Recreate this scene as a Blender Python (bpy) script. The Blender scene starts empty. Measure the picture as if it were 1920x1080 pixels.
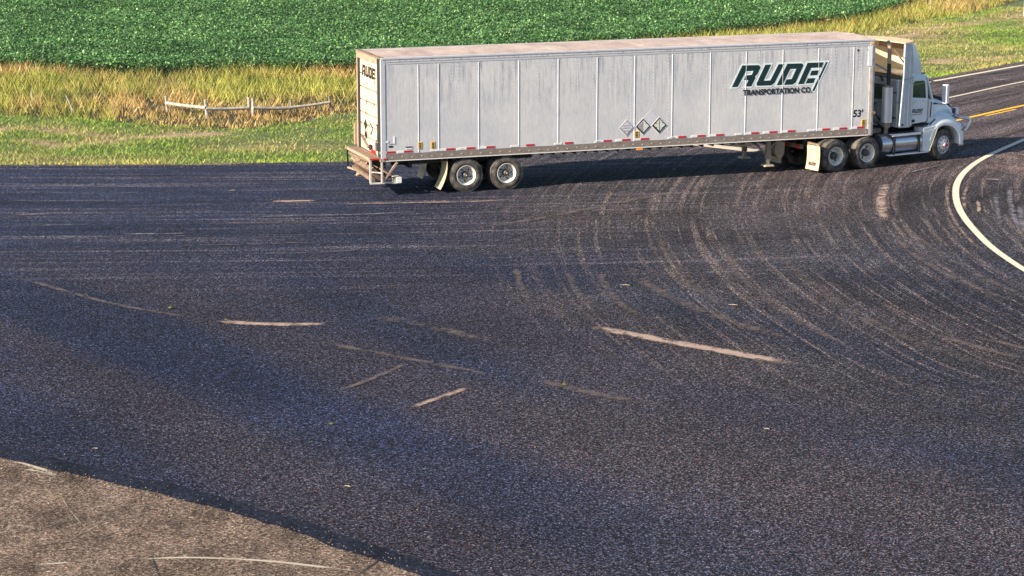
import bpy, bmesh, math, random
import numpy as np
from mathutils import Vector, Matrix
random.seed(7)
rng = np.random.default_rng(11)
PI = math.pi
R = math.radians
scene = bpy.context.scene
COL = scene.collection

# ------------------------------------------------------------------ camera, sky, sun, exposure
cam_data = bpy.data.cameras.new('camera')
cam = bpy.data.objects.new('camera', cam_data); COL.objects.link(cam)
cam.location = (0, 0, 11.32)
cam.rotation_euler = (R(90 - 12.157), 0, 0)
cam_data.sensor_width = 36.0
cam_data.lens = 4227 / 1920 * 36.0
cam_data.clip_start = 0.5
cam_data.clip_end = 4000
scene.camera = cam

SUN_AZ = 33.0          # heading the light travels, counter-clockwise from +X
SUN_EL = 27.5
world = bpy.data.worlds.new('World'); scene.world = world
world.use_nodes = True
wn = world.node_tree.nodes; wl = world.node_tree.links
bg = wn['Background']
sky = wn.new('ShaderNodeTexSky'); sky.sky_type = 'NISHITA'; sky.sun_disc = False
sky.sun_elevation = R(SUN_EL)
sky.sun_rotation = R(270 - SUN_AZ)
sky.air_density = 1.0; sky.dust_density = 0.6; sky.ozone_density = 2.5
wl.new(sky.outputs[0], bg.inputs[0]); bg.inputs[1].default_value = 0.08
sun_data = bpy.data.lights.new('sun', 'SUN'); sun_data.energy = 5.0; sun_data.angle = R(0.53)
sun_data.color = (1.0, 0.88, 0.71)
sun = bpy.data.objects.new('sun', sun_data); COL.objects.link(sun)
d = Vector((math.cos(R(SUN_AZ)) * math.cos(R(SUN_EL)), math.sin(R(SUN_AZ)) * math.cos(R(SUN_EL)), -math.sin(R(SUN_EL))))
sun.rotation_euler = d.to_track_quat('-Z', 'Y').to_euler()
sun.location = (-40, -30, 40)
scene.view_settings.view_transform = 'Standard'
scene.view_settings.look = 'None'
scene.view_settings.exposure = 1.15
scene.view_settings.gamma = 1.0
scene.view_settings.use_curve_mapping = False

# ------------------------------------------------------------------ materials
def new_mat(name):
    m = bpy.data.materials.new(name); m.use_nodes = True
    return m, m.node_tree.nodes, m.node_tree.links, m.node_tree.nodes['Principled BSDF']

def ramp(n, l, src, stops, interp='LINEAR'):
    r = n.new('ShaderNodeValToRGB'); r.color_ramp.interpolation = interp
    e = r.color_ramp.elements
    while len(e) < len(stops): e.new(0.5)
    for i, (p, c) in enumerate(stops):
        e[i].position = p; e[i].color = (*c, 1) if len(c) == 3 else c
    l.new(src, r.inputs[0]); return r.outputs[0]

def noise(n, l, scale, detail=3, rough=0.6, vec=None, stretch=None, rot=None, coord='Object'):
    tc = n.new('ShaderNodeTexCoord'); mp = n.new('ShaderNodeMapping')
    l.new(tc.outputs[coord], mp.inputs[0])
    if stretch: mp.inputs['Scale'].default_value = stretch
    if rot: mp.inputs['Rotation'].default_value = rot
    t = n.new('ShaderNodeTexNoise'); t.inputs['Scale'].default_value = scale
    t.inputs['Detail'].default_value = detail; t.inputs['Roughness'].default_value = rough
    l.new(mp.outputs[0], t.inputs['Vector']); return t.outputs['Fac']

def mix(n, l, a, b, fac, mode='MIX'):
    m = n.new('ShaderNodeMix'); m.data_type = 'RGBA'; m.blend_type = mode
    for i, v in ((6, a), (7, b)):
        if isinstance(v, tuple): m.inputs[i].default_value = (*v, 1)
        else: l.new(v, m.inputs[i])
    if isinstance(fac, (int, float)): m.inputs[0].default_value = fac
    else: l.new(fac, m.inputs[0])
    return m.outputs[2]

def bump(n, l, p, h, strength=0.3, dist=0.02):
    b = n.new('ShaderNodeBump'); b.inputs['Strength'].default_value = strength; b.inputs['Distance'].default_value = dist
    l.new(h, b.inputs['Height']); l.new(b.outputs[0], p.inputs['Normal'])

def paint(name, c, rough=0.45, metal=0.0, dirt=(0.2, 0.16, 0.11), amount=0.3, scale=3.0, stretch=None, spec=0.5):
    m, n, l, p = new_mat(name)
    f = noise(n, l, scale, 5, 0.65, stretch=stretch)
    fac = ramp(n, l, f, [(0.4, (0, 0, 0)), (0.75, (amount,) * 3)])
    l.new(mix(n, l, tuple(c), tuple(dirt), fac), p.inputs['Base Color'])
    p.inputs['Roughness'].default_value = rough; p.inputs['Metallic'].default_value = metal
    p.inputs['Specular IOR Level'].default_value = spec
    return m

M = {}
M['white'] = paint('white_cab_paint', (0.76, 0.81, 0.83), 0.3, amount=0.18)
M['cream'] = paint('cream_fibreglass', (0.80, 0.70, 0.50), 0.6, amount=0.25, scale=2)
M['door'] = paint('dusty_white_door', (0.66, 0.54, 0.40), 0.6, dirt=(0.36, 0.23, 0.14), amount=0.75, scale=2.2, stretch=(1, 1, 1.6))
M['rail'] = paint('dull_aluminium_rail', (0.30, 0.25, 0.21), 0.5, 0.15, dirt=(0.14, 0.10, 0.08), amount=0.7, scale=5)
M['railbright'] = paint('bright_aluminium', (0.62, 0.62, 0.64), 0.4, 0.2, amount=0.2)
M['seam'] = paint('panel_seam_white', (0.80, 0.80, 0.82), 0.45, 0.0, amount=0.1)
M['groove'] = paint('dark_joint', (0.10, 0.10, 0.12), 0.7, amount=0.0)
M['post'] = paint('weathered_corner_casting', (0.66, 0.60, 0.54), 0.5, 0.1, dirt=(0.25, 0.18, 0.13), amount=0.6, scale=6)
M['rust'] = paint('rusty_liftgate_steel', (0.27, 0.18, 0.12), 0.75, 0.0, dirt=(0.06, 0.04, 0.03), amount=1.0, scale=7)
M['rearframe'] = paint('tan_rear_frame', (0.42, 0.31, 0.22), 0.6, 0.0, dirt=(0.2, 0.12, 0.08), amount=0.7, scale=5)
M['black'] = paint('black_steel', (0.018, 0.018, 0.02), 0.6, amount=0.2, dirt=(0.06, 0.05, 0.045))
M['rubber'] = paint('tyre_rubber', (0.045, 0.043, 0.042), 0.85, dirt=(0.22, 0.19, 0.155), amount=0.95, scale=5, spec=0.25)
M['rimwhite'] = paint('rim_white_paint', (0.74, 0.70, 0.62), 0.5, dirt=(0.30, 0.24, 0.18), amount=0.5, scale=8)
M['hub'] = paint('greasy_hub', (0.05, 0.045, 0.045), 0.5, amount=0.3)
M['alu'] = paint('polished_aluminium', (0.62, 0.64, 0.68), 0.28, 0.85, amount=0.3, dirt=(0.3, 0.28, 0.26), scale=4)
M['chrome'] = paint('dull_chrome', (0.74, 0.75, 0.78), 0.35, 0.55, amount=0.2)
M['bluegrey'] = paint('blue_grey_cab_back', (0.48, 0.52, 0.52), 0.45, amount=0.45)
M['extender'] = paint('blue_grey_panel', (0.50, 0.56, 0.60), 0.35, amount=0.25)
M['lens'] = paint('dark_blue_lens', (0.05, 0.065, 0.11), 0.35, amount=0)
M['red'] = paint('red_reflective', (0.50, 0.02, 0.03), 0.4, amount=0.15)
M['whitetape'] = paint('white_reflective', (0.85, 0.82, 0.78), 0.4, amount=0.2)
M['ink'] = paint('black_lettering', (0.012, 0.014, 0.016), 0.5, amount=0)
M['teal'] = paint('dark_green_lettering', (0.006, 0.034, 0.030), 0.45, dirt=(0.01, 0.012, 0.03), amount=0.8, scale=9)
M['halo'] = paint('pale_letter_outline', (0.80, 0.88, 0.86), 0.5, amount=0.1)
M['yellow'] = paint('yellow_sticker', (0.80, 0.50, 0.07), 0.5, amount=0.1)
M['amber'] = paint('amber_marker', (0.9, 0.34, 0.05), 0.3, amount=0)
M['flap'] = paint('mud_flap_white', (0.56, 0.46, 0.32), 0.7, dirt=(0.22, 0.15, 0.09), amount=0.8, scale=4)
M['ghost'] = paint('faded_placard_holder', (0.62, 0.60, 0.64), 0.6, amount=0.1)
M['greyplac'] = paint('grey_placard', (0.33, 0.32, 0.36), 0.6, amount=0.2)
M['paleplac'] = paint('pale_placard', (0.68, 0.68, 0.60), 0.6, amount=0.15)
M['wood'] = paint('sun_bleached_wood', (0.50, 0.45, 0.37), 0.9, dirt=(0.12, 0.10, 0.08), amount=0.9, scale=8, stretch=(1, 1, 1))
M['darkwood'] = paint('dark_weathered_wood', (0.12, 0.10, 0.085), 0.9, dirt=(0.45, 0.40, 0.33), amount=0.7, scale=7)
M['straw'] = paint('straw', (0.42, 0.34, 0.22), 0.8, amount=0.2)
M['clod'] = paint('mossy_clod', (0.05, 0.07, 0.02), 0.9, dirt=(0.2, 0.17, 0.05), amount=0.7, scale=40)
M['signback'] = paint('sign_white', (0.78, 0.78, 0.76), 0.5, amount=0.1)
m, n, l, p = new_mat('translucent_fibreglass')
p.inputs['Base Color'].default_value = (0.82, 0.72, 0.50, 1); p.inputs['Roughness'].default_value = 0.6
t = n.new('ShaderNodeBsdfTranslucent'); t.inputs[0].default_value = (0.95, 0.72, 0.42, 1)
x = n.new('ShaderNodeMixShader'); x.inputs[0].default_value = 0.45; l.new(p.outputs[0], x.inputs[1]); l.new(t.outputs[0], x.inputs[2])
l.new(x.outputs[0], n['Material Output'].inputs[0]); M['fibre'] = m
# the roof: dusty, with faint cross bows
m, n, l, p = new_mat('dusty_roof_skin')
f = noise(n, l, 1.1, 6, 0.7, stretch=(1.6, 1, 1))
c1 = ramp(n, l, f, [(0.3, (0.34, 0.25, 0.22)), (0.5, (0.48, 0.37, 0.31)), (0.72, (0.66, 0.54, 0.44))])
f2 = noise(n, l, 22, 3, 0.7)
l.new(mix(n, l, c1, ramp(n, l, f2, [(0.35, (0.55, 0.55, 0.55)), (0.65, (1.15, 1.15, 1.15))]), 0.6, 'MULTIPLY'), p.inputs['Base Color'])
p.inputs['Roughness'].default_value = 0.75; M['roof'] = m
# side skin: painted aluminium with vertical grime, different on every panel
m, n, l, p = new_mat('grimy_side_skin')
tc = n.new('ShaderNodeTexCoord'); mp = n.new('ShaderNodeMapping'); l.new(tc.outputs['Object'], mp.inputs[0])
oi = n.new('ShaderNodeObjectInfo')
cb = n.new('ShaderNodeCombineXYZ'); ml = n.new('ShaderNodeMath'); ml.operation = 'MULTIPLY'; ml.inputs[1].default_value = 60
l.new(oi.outputs['Random'], ml.inputs[0]); l.new(ml.outputs[0], cb.inputs[1]); l.new(cb.outputs[0], mp.inputs['Location'])
mp.inputs['Scale'].default_value = (1, 1, 0.07)
t1 = n.new('ShaderNodeTexNoise'); t1.inputs['Scale'].default_value = 13.0; t1.inputs['Detail'].default_value = 5; t1.inputs['Roughness'].default_value = 0.7
l.new(mp.outputs[0], t1.inputs['Vector'])
streak = ramp(n, l, t1.outputs['Fac'], [(0.50, (0, 0, 0)), (0.68, (1, 1, 1))])
sx = n.new('ShaderNodeSeparateXYZ'); l.new(tc.outputs['Object'], sx.inputs[0])
mr = n.new('ShaderNodeMapRange'); mr.inputs[1].default_value = 2.0; mr.inputs[2].default_value = 3.7
mr.inputs[3].default_value = 0.0; mr.inputs[4].default_value = 0.85; l.new(sx.outputs[2], mr.inputs[0])
mm = n.new('ShaderNodeMath'); mm.operation = 'MULTIPLY'; l.new(streak, mm.inputs[0]); l.new(mr.outputs[0], mm.inputs[1])
fine = noise(n, l, 16, 4, 0.7, stretch=(1, 1, 0.3))
base = mix(n, l, (0.70, 0.68, 0.67), (0.27, 0.28, 0.35), mm.outputs[0])
base = mix(n, l, base, ramp(n, l, fine, [(0.3, (0.85, 0.85, 0.86)), (0.7, (1.07, 1.07, 1.07))]), 0.8, 'MULTIPLY')
big = noise(n, l, 0.8, 3, 0.6)
base = mix(n, l, base, ramp(n, l, big, [(0.35, (0.90, 0.91, 0.94)), (0.65, (1.05, 1.04, 1.02))]), 1.0, 'MULTIPLY')
l.new(base, p.inputs['Base Color']); p.inputs['Roughness'].default_value = 0.5; p.inputs['Metallic'].default_value = 0.15
wob = noise(n, l, 1.7, 2, 0.5); bump(n, l, p, wob, 0.25, 0.03)
M['skin'] = m
# window glass
m, n, l, p = new_mat('tinted_glass')
p.inputs['Base Color'].default_value = (0.30, 0.42, 0.30, 1); p.inputs['Transmission Weight'].default_value = 0.85
p.inputs['Roughness'].default_value = 0.03; p.inputs['IOR'].default_value = 1.3
M['glass'] = m
# plants
def leafy(name, rough=0.6, trans=0.3):
    m, n, l, p = new_mat(name)
    a = n.new('ShaderNodeAttribute'); a.attribute_name = 'Col'
    l.new(a.outputs['Color'], p.inputs['Base Color']); p.inputs['Roughness'].default_value = rough
    p.inputs['Specular IOR Level'].default_value = 0.3
    t = n.new('ShaderNodeBsdfTranslucent'); l.new(a.outputs['Color'], t.inputs[0])
    x = n.new('ShaderNodeMixShader'); x.inputs[0].default_value = trans
    l.new(p.outputs[0], x.inputs[1]); l.new(t.outputs[0], x.inputs[2])
    l.new(x.outputs[0], n['Material Output'].inputs[0]); return m
M['blade'] = leafy('grass_blades'); M['leaf'] = leafy('soybean_leaves', 0.45)
m, n, l, p = new_mat('soil_and_turf')
a = n.new('ShaderNodeAttribute'); a.attribute_name = 'Col'
f = noise(n, l, 5, 6, 0.75)
l.new(mix(n, l, a.outputs['Color'], ramp(n, l, f, [(0.3, (0.45, 0.45, 0.45)), (0.7, (1.4, 1.4, 1.4))]), 1.0, 'MULTIPLY'), p.inputs['Base Color'])
p.inputs['Roughness'].default_value = 0.95; bump(n, l, p, noise(n, l, 7, 5, 0.7), 0.8, 0.12); M['soil'] = m

def asphalt(name, tint, grain=1.0, huev=0.8, attr=True, pale=(0.22, 0.21, 0.26), lo=0.05, hi=5.6):
    m, n, l, p = new_mat(name)
    if attr:
        a = n.new('ShaderNodeAttribute'); a.attribute_name = 'Col'; base = a.outputs['Color']
        base = mix(n, l, base, tint, 1.0, 'MULTIPLY')
        for an, fr, al, dustc in (('TrackA', 4.8, 0.07, (0.150, 0.122, 0.098)), ('TrackB', 2.8, 0.045, (0.130, 0.116, 0.115))):
            ta = n.new('ShaderNodeAttribute'); ta.attribute_name = an
            ts = n.new('ShaderNodeSeparateXYZ'); l.new(ta.outputs['Vector'], ts.inputs[0])
            def comb(fx, fy):
                a1 = n.new('ShaderNodeMath'); a1.operation = 'MULTIPLY'; a1.inputs[1].default_value = fx; l.new(ts.outputs[0], a1.inputs[0])
                a2 = n.new('ShaderNodeMath'); a2.operation = 'MULTIPLY'; a2.inputs[1].default_value = fy; l.new(ts.outputs[1], a2.inputs[0])
                cc = n.new('ShaderNodeCombineXYZ'); l.new(a1.outputs[0], cc.inputs[0]); l.new(a2.outputs[0], cc.inputs[1])
                tt = n.new('ShaderNodeTexNoise'); tt.inputs['Scale'].default_value = 1; tt.inputs['Detail'].default_value = 4; tt.inputs['Roughness'].default_value = 0.75
                l.new(cc.outputs[0], tt.inputs['Vector']); return tt.outputs['Fac']
            ln_ = ramp(n, l, comb(fr, al), [(0.53, (0, 0, 0)), (0.59, (1, 1, 1))])
            dk_ = ramp(n, l, comb(fr * 0.8, al * 0.8), [(0.36, (1, 1, 1)), (0.46, (0, 0, 0))])
            pt_ = ramp(n, l, noise(n, l, 0.35, 5, 0.7), [(0.38, (0.3,) * 3), (0.60, (1, 1, 1))])
            gr_ = ramp(n, l, noise(n, l, 30, 3, 0.9), [(0.40, (0.15,) * 3), (0.60, (1, 1, 1))])
            k_ = None
            for src in (ln_, pt_, gr_):
                mm_ = n.new('ShaderNodeMath'); mm_.operation = 'MULTIPLY'
                l.new(src, mm_.inputs[0]); l.new(k_ if k_ else ts.outputs[2], mm_.inputs[1]); k_ = mm_.outputs[0]
            base = mix(n, l, base, dustc, k_)
            md_ = n.new('ShaderNodeMath'); md_.operation = 'MULTIPLY'; l.new(dk_, md_.inputs[0]); l.new(ts.outputs[2], md_.inputs[1])
            base = mix(n, l, base, (0.62, 0.62, 0.66), md_.outputs[0], 'MULTIPLY')
    else:
        f = noise(n, l, 1.3, 7, 0.75, stretch=(1.0, 0.45, 1), rot=(0, 0, 0.5))
        base = mix(n, l, tuple(c * 0.6 for c in tint), tuple(min(1, c * 1.7) for c in tint), ramp(n, l, f, [(0.38, (0, 0, 0)), (0.64, (1, 1, 1))]))
    # stones: each has its own tone and a slight hue
    tc = n.new('ShaderNodeTexCoord')
    v = n.new('ShaderNodeTexVoronoi'); v.inputs['Scale'].default_value = 45; l.new(tc.outputs['Object'], v.inputs['Vector'])
    sep = n.new('ShaderNodeSeparateColor'); l.new(v.outputs['Color'], sep.inputs[0])
    tone = ramp(n, l, sep.outputs[0], [(0.0, (lo,) * 3), (0.5, (0.65,) * 3), (0.8, (1.5,) * 3), (1.0, (hi,) * 3)])
    hue = ramp(n, l, sep.outputs[1], [(0.0, (1.5, 0.88, 0.82)), (0.5, (1.0, 1.0, 1.0)), (1.0, (0.62, 0.95, 1.5))])
    c = mix(n, l, base, tone, grain, 'MULTIPLY'); c = mix(n, l, c, hue, huev, 'MULTIPLY')
    g2 = noise(n, l, 14, 4, 0.8)
    c = mix(n, l, c, ramp(n, l, g2, [(0.36, (0.35,) * 3), (0.5, (0.95,) * 3), (0.66, (1.95,) * 3)]), 0.9, 'MULTIPLY')
    # scattered light chips
    v2 = n.new('ShaderNodeTexVoronoi'); v2.inputs['Scale'].default_value = 11; l.new(tc.outputs['Object'], v2.inputs['Vector'])
    sp = n.new('ShaderNodeSeparateColor'); l.new(v2.outputs['Color'], sp.inputs[0])
    near = ramp(n, l, v2.outputs['Distance'], [(0.14, (1, 1, 1)), (0.2, (0, 0, 0))])
    sel = ramp(n, l, sp.outputs[1], [(0.86, (0, 0, 0)), (0.9, (1, 1, 1))])
    mu = n.new('ShaderNodeMath'); mu.operation = 'MULTIPLY'; l.new(near, mu.inputs[0]); l.new(sel, mu.inputs[1])
    c = mix(n, l, c, pale, mu.outputs[0])
    l.new(c, p.inputs['Base Color']); p.inputs['Roughness'].default_value = 0.9
    p.inputs['Specular IOR Level'].default_value = 0.12
    bump(n, l, p, v.outputs['Distance'], 0.5, 0.01)
    return m
M['apron'] = asphalt('dark_asphalt', (1.0, 1.0, 1.0))
M['old'] = asphalt('old_pale_asphalt', (0.128, 0.095, 0.070), attr=False, huev=0.3, lo=0.35, hi=2.0, pale=(0.3, 0.25, 0.2))
M['seamband'] = asphalt('tar_edge', (0.010, 0.013, 0.022), attr=False, grain=0.8, lo=0.4, hi=2.2, pale=(0.08, 0.1, 0.14))
M['shoulder'] = asphalt('brown_shoulder', (0.085, 0.065, 0.056), attr=False, pale=(0.26, 0.22, 0.19))

def streaky(name, color, cut=0.5, soft=0.25, uscale=5, vscale=1.0, gmax=1.0, breakup=True):
    """a thin film (dust, worn paint) whose cover breaks up with noise and fades at its edges; UV u = metres along, v = 0..1 across"""
    m, n, l, p = new_mat(name)
    tc = n.new('ShaderNodeTexCoord')
    sp = n.new('ShaderNodeSeparateXYZ'); l.new(tc.outputs['UV'], sp.inputs[0])
    at = n.new('ShaderNodeAttribute'); at.attribute_name = 'Cover'
    mp = n.new('ShaderNodeMapping'); mp.inputs['Scale'].default_value = (uscale, vscale * 8, 1); l.new(tc.outputs['UV'], mp.inputs[0])
    t = n.new('ShaderNodeTexNoise'); t.inputs['Scale'].default_value = 1; t.inputs['Detail'].default_value = 4; t.inputs['Roughness'].default_value = 0.75
    l.new(mp.outputs[0], t.inputs['Vector'])
    t2 = noise(n, l, 34, 3, 0.9); t3 = noise(n, l, 2.2, 5, 0.75)
    av = n.new('ShaderNodeMath'); av.operation = 'ADD'; l.new(t.outputs['Fac'], av.inputs[0]); l.new(t2, av.inputs[1])
    hf = n.new('ShaderNodeMath'); hf.operation = 'MULTIPLY'; hf.inputs[1].default_value = 0.5; l.new(av.outputs[0], hf.inputs[0])
    # edge falloff 4v(1-v)
    om = n.new('ShaderNodeMath'); om.operation = 'SUBTRACT'; om.inputs[0].default_value = 1; l.new(sp.outputs[1], om.inputs[1])
    ef = n.new('ShaderNodeMath'); ef.operation = 'MULTIPLY'; l.new(sp.outputs[1], ef.inputs[0]); l.new(om.outputs[0], ef.inputs[1])
    e4 = n.new('ShaderNodeMath'); e4.operation = 'MULTIPLY'; e4.inputs[1].default_value = 4; e4.use_clamp = True; l.new(ef.outputs[0], e4.inputs[0])
    cv = n.new('ShaderNodeMath'); cv.operation = 'MULTIPLY'; l.new(e4.outputs[0], cv.inputs[0]); l.new(at.outputs['Fac'], cv.inputs[1])
    # alpha = smoothstep(noise - (1-cover)*k)
    if breakup:
        r3 = ramp(n, l, t3, [(0.36, (0.40,) * 3), (0.60, (1.15,) * 3)]); m3 = n.new('ShaderNodeMath'); m3.operation = 'MULTIPLY'
        l.new(cv.outputs[0], m3.inputs[0]); l.new(r3, m3.inputs[1]); cv = m3
    sub = n.new('ShaderNodeMath'); sub.operation = 'MULTIPLY_ADD'; sub.inputs[1].default_value = 0.42; l.new(cv.outputs[0], sub.inputs[0]); l.new(hf.outputs[0], sub.inputs[2])
    mr = n.new('ShaderNodeMapRange'); mr.inputs[1].default_value = cut + 0.1; mr.inputs[2].default_value = cut + 0.1 + soft
    mr.inputs[3].default_value = 0; mr.inputs[4].default_value = gmax; l.new(sub.outputs[0], mr.inputs[0])
    l.new(mix(n, l, color, tuple(c * 0.55 for c in color), t2), p.inputs['Base Color']); p.inputs['Roughness'].default_value = 0.9
    l.new(mr.outputs[0], p.inputs['Alpha'])
    return m
M['dust'] = streaky('tan_dust', (0.42, 0.30, 0.24), 0.53, 0.22)
M['faintdust'] = streaky('faint_dust', (0.17, 0.13, 0.115), 0.555, 0.25, gmax=0.75)
M['bluedust'] = streaky('pale_scrape', (0.24, 0.22, 0.25), 0.56, 0.25, gmax=0.8)
M['darkstain'] = streaky('dark_oily_band', (0.008, 0.010, 0.022), 0.48, 0.4, gmax=0.6)
M['wornpaint'] = streaky('worn_white_paint', (0.52, 0.45, 0.35), 0.54, 0.2)
M['line_white'] = streaky('road_white_paint', (0.80, 0.70, 0.54), 0.33, 0.14, uscale=3, breakup=False)
M['line_yellow'] = streaky('road_yellow_paint', (0.90, 0.50, 0.02), 0.33, 0.14, uscale=3, breakup=False)

# ------------------------------------------------------------------ mesh helpers
class MB:
    def __init__(s): s.v = []; s.f = []
    def add(s, vs, fs):
        o = len(s.v); s.v += [tuple(v) for v in vs]; s.f += [tuple(i + o for i in f) for f in fs]; return s
    def box(s, x0, x1, y0, y1, z0, z1):
        vs = [(x, y, z) for x in (x0, x1) for y in (y0, y1) for z in (z0, z1)]
        return s.add(vs, [(0, 1, 3, 2), (4, 6, 7, 5), (0, 4, 5, 1), (2, 3, 7, 6), (0, 2, 6, 4), (1, 5, 7, 3)])
    def bar(s, p, q, w, h=None, up=(0, 0, 1)):
        h = h or w; p = Vector(p); q = Vector(q); a = (q - p).normalized(); u = Vector(up)
        if abs(a.dot(u)) > 0.95: u = Vector((1, 0, 0))
        b = a.cross(u).normalized(); c = b.cross(a)
        vs = [e + b * (w / 2 * i) + c * (h / 2 * j) for e in (p, q) for i, j in ((-1, -1), (1, -1), (1, 1), (-1, 1))]
        return s.add(vs, [(3, 2, 1, 0), (4, 5, 6, 7), (0, 1, 5, 4), (1, 2, 6, 5), (2, 3, 7, 6), (3, 0, 4, 7)])
    def tube(s, pts, r, n=10, cap=True):
        pts = [Vector(p) for p in pts]; rs = r if isinstance(r, (list, tuple)) else [r] * len(pts)
        vs = []; prev = None
        for i, p in enumerate(pts):
            a = (pts[min(i + 1, len(pts) - 1)] - pts[max(i - 1, 0)]).normalized()
            if prev is None:
                u = Vector((0, 0, 1)) if abs(a.z) < 0.9 else Vector((1, 0, 0)); b = a.cross(u).normalized()
            else:
                b = (prev - a * prev.dot(a)).normalized()
            prev = b; c = a.cross(b)
            for k in range(n):
                t = 2 * PI * k / n; vs.append(p + (b * math.cos(t) + c * math.sin(t)) * rs[i])
        fs = [(i * n + k, i * n + (k + 1) % n, (i + 1) * n + (k + 1) % n, (i + 1) * n + k) for i in range(len(pts) - 1) for k in range(n)]
        if cap: fs += [tuple(range(n))[::-1], tuple((len(pts) - 1) * n + k for k in range(n))]
        return s.add(vs, fs)
    def lathe(s, prof, n=44, c=(0, 0, 0), close=False):
        """prof: (radius, y) turned about the Y axis"""
        vs = []; fs = []
        for r_, y in prof:
            for k in range(n):
                t = 2 * PI * k / n; vs.append((c[0] + r_ * math.cos(t), c[1] + y, c[2] + r_ * math.sin(t)))
        for i in range(len(prof) - 1):
            for k in range(n): fs.append((i * n + k, i * n + (k + 1) % n, (i + 1) * n + (k + 1) % n, (i + 1) * n + k))
        if close:
            i = len(prof) - 1
            for k in range(n): fs.append((i * n + k, i * n + (k + 1) % n, (k + 1) % n, k))
        return s.add(vs, fs)
    def prism(s, poly, axis, a, b):
        """closed outline of 2D points pushed from a to b along axis ('y': points are x,z; 'x': y,z; 'z': x,y)"""
        def P3(q, t):
            return {'y': (q[0], t, q[1]), 'x': (t, q[0], q[1]), 'z': (q[0], q[1], t)}[axis]
        n = len(poly); vs = [P3(q, a) for q in poly] + [P3(q, b) for q in poly]
        fs = [tuple(range(n)), tuple(range(2 * n - 1, n - 1, -1))] + [(i, (i + 1) % n, n + (i + 1) % n, n + i) for i in range(n)]
        return s.add(vs, fs)
    def loft(s, rings, closed=False, caps=False):
        n = len(rings[0]); vs = [p for r_ in rings for p in r_]; fs = []
        for i in range(len(rings) - 1):
            for k in range(n if closed else n - 1):
                fs.append((i * n + k, i * n + (k + 1) % n, (i + 1) * n + (k + 1) % n, (i + 1) * n + k))
        if caps: fs += [tuple(range(n))[::-1], tuple((len(rings) - 1) * n + k for k in range(n))]
        return s.add(vs, fs)
    def mesh(s, name, smooth=False, fix=True):
        me = bpy.data.meshes.new(name); me.from_pydata(s.v, [], s.f)
        if fix:
            bm = bmesh.new(); bm.from_mesh(me); bmesh.ops.recalc_face_normals(bm, faces=bm.faces); bm.to_mesh(me); bm.free()
        if smooth is not False:
            me.polygons.foreach_set('use_smooth', [True] * len(me.polygons))
            me.set_sharp_from_angle(angle=R(smooth if smooth is not True else 35))
        me.update(); return me
    def build(s, name, mat, parent=None, smooth=False, bevel=0, fix=True):
        me = s.mesh(name, smooth, fix); me.materials.append(mat)
        o = bpy.data.objects.new(name, me); COL.objects.link(o)
        if parent: o.parent = parent
        if bevel:
            b = o.modifiers.new('bevel', 'BEVEL'); b.width = bevel; b.segments = 2; b.limit_method = 'ANGLE'; b.angle_limit = R(40)
        return o

def tag(o, label=None, cat=None, group=None, kind=None):
    for k, v in (('label', label), ('category', cat), ('group', group), ('kind', kind)):
        if v: o[k] = v
    return o
def empty(name, loc=(0, 0, 0), rz=0, parent=None):
    o = bpy.data.objects.new(name, None); COL.objects.link(o); o.location = loc; o.rotation_euler = (0, 0, rz)
    if parent: o.parent = parent
    return o
def share(o, name, parent, loc=None, rot=None):
    c = o.copy(); c.name = name; COL.objects.link(c); c.parent = parent
    if loc is not None: c.location = loc
    if rot is not None: c.rotation_euler = rot
    return c

def interp(poly, x):
    xs = [p[0] for p in poly]; ys = [p[1] for p in poly]
    return np.interp(x, xs, ys)
def inside(px, py, poly):
    r_ = np.zeros(px.shape, bool); n = len(poly); j = n - 1
    for i in range(n):
        xi, yi = poly[i]; xj, yj = poly[j]
        if yi != yj:
            r_ ^= ((yi > py) != (yj > py)) & (px < (xj - xi) * (py - yi) / (yj - yi) + xi)
        j = i
    return r_
def dist_line(px, py, pts):
    dmin = np.full(px.shape, 1e9)
    for (ax, ay), (bx, by) in zip(pts[:-1], pts[1:]):
        dx, dy = bx - ax, by - ay; L2 = dx * dx + dy * dy + 1e-9
        t = np.clip(((px - ax) * dx + (py - ay) * dy) / L2, 0, 1)
        dmin = np.minimum(dmin, np.hypot(px - ax - t * dx, py - ay - t * dy))
    return dmin
_lat = rng.random((256, 256))
def vnoise(x, y, s, o=0):
    x = x * s + o * 17.3 + 1000; y = y * s + o * 31.7 + 1000
    xi = np.floor(x).astype(int); yi = np.floor(y).astype(int); fx = x - xi; fy = y - yi
    fx = fx * fx * (3 - 2 * fx); fy = fy * fy * (3 - 2 * fy)
    a = _lat[xi % 256, yi % 256]; b = _lat[(xi + 1) % 256, yi % 256]; c = _lat[xi % 256, (yi + 1) % 256]; e = _lat[(xi + 1) % 256, (yi + 1) % 256]
    return (a * (1 - fx) + b * fx) * (1 - fy) + (c * (1 - fx) + e * fx) * fy
def fbm(x, y, s, o=0):
    return (vnoise(x, y, s, o) * 0.5 + vnoise(x, y, s * 2.1, o + 3) * 0.3 + vnoise(x, y, s * 4.3, o + 7) * 0.2)
def smooth01(t): t = np.clip(t, 0, 1); return t * t * (3 - 2 * t)

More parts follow.
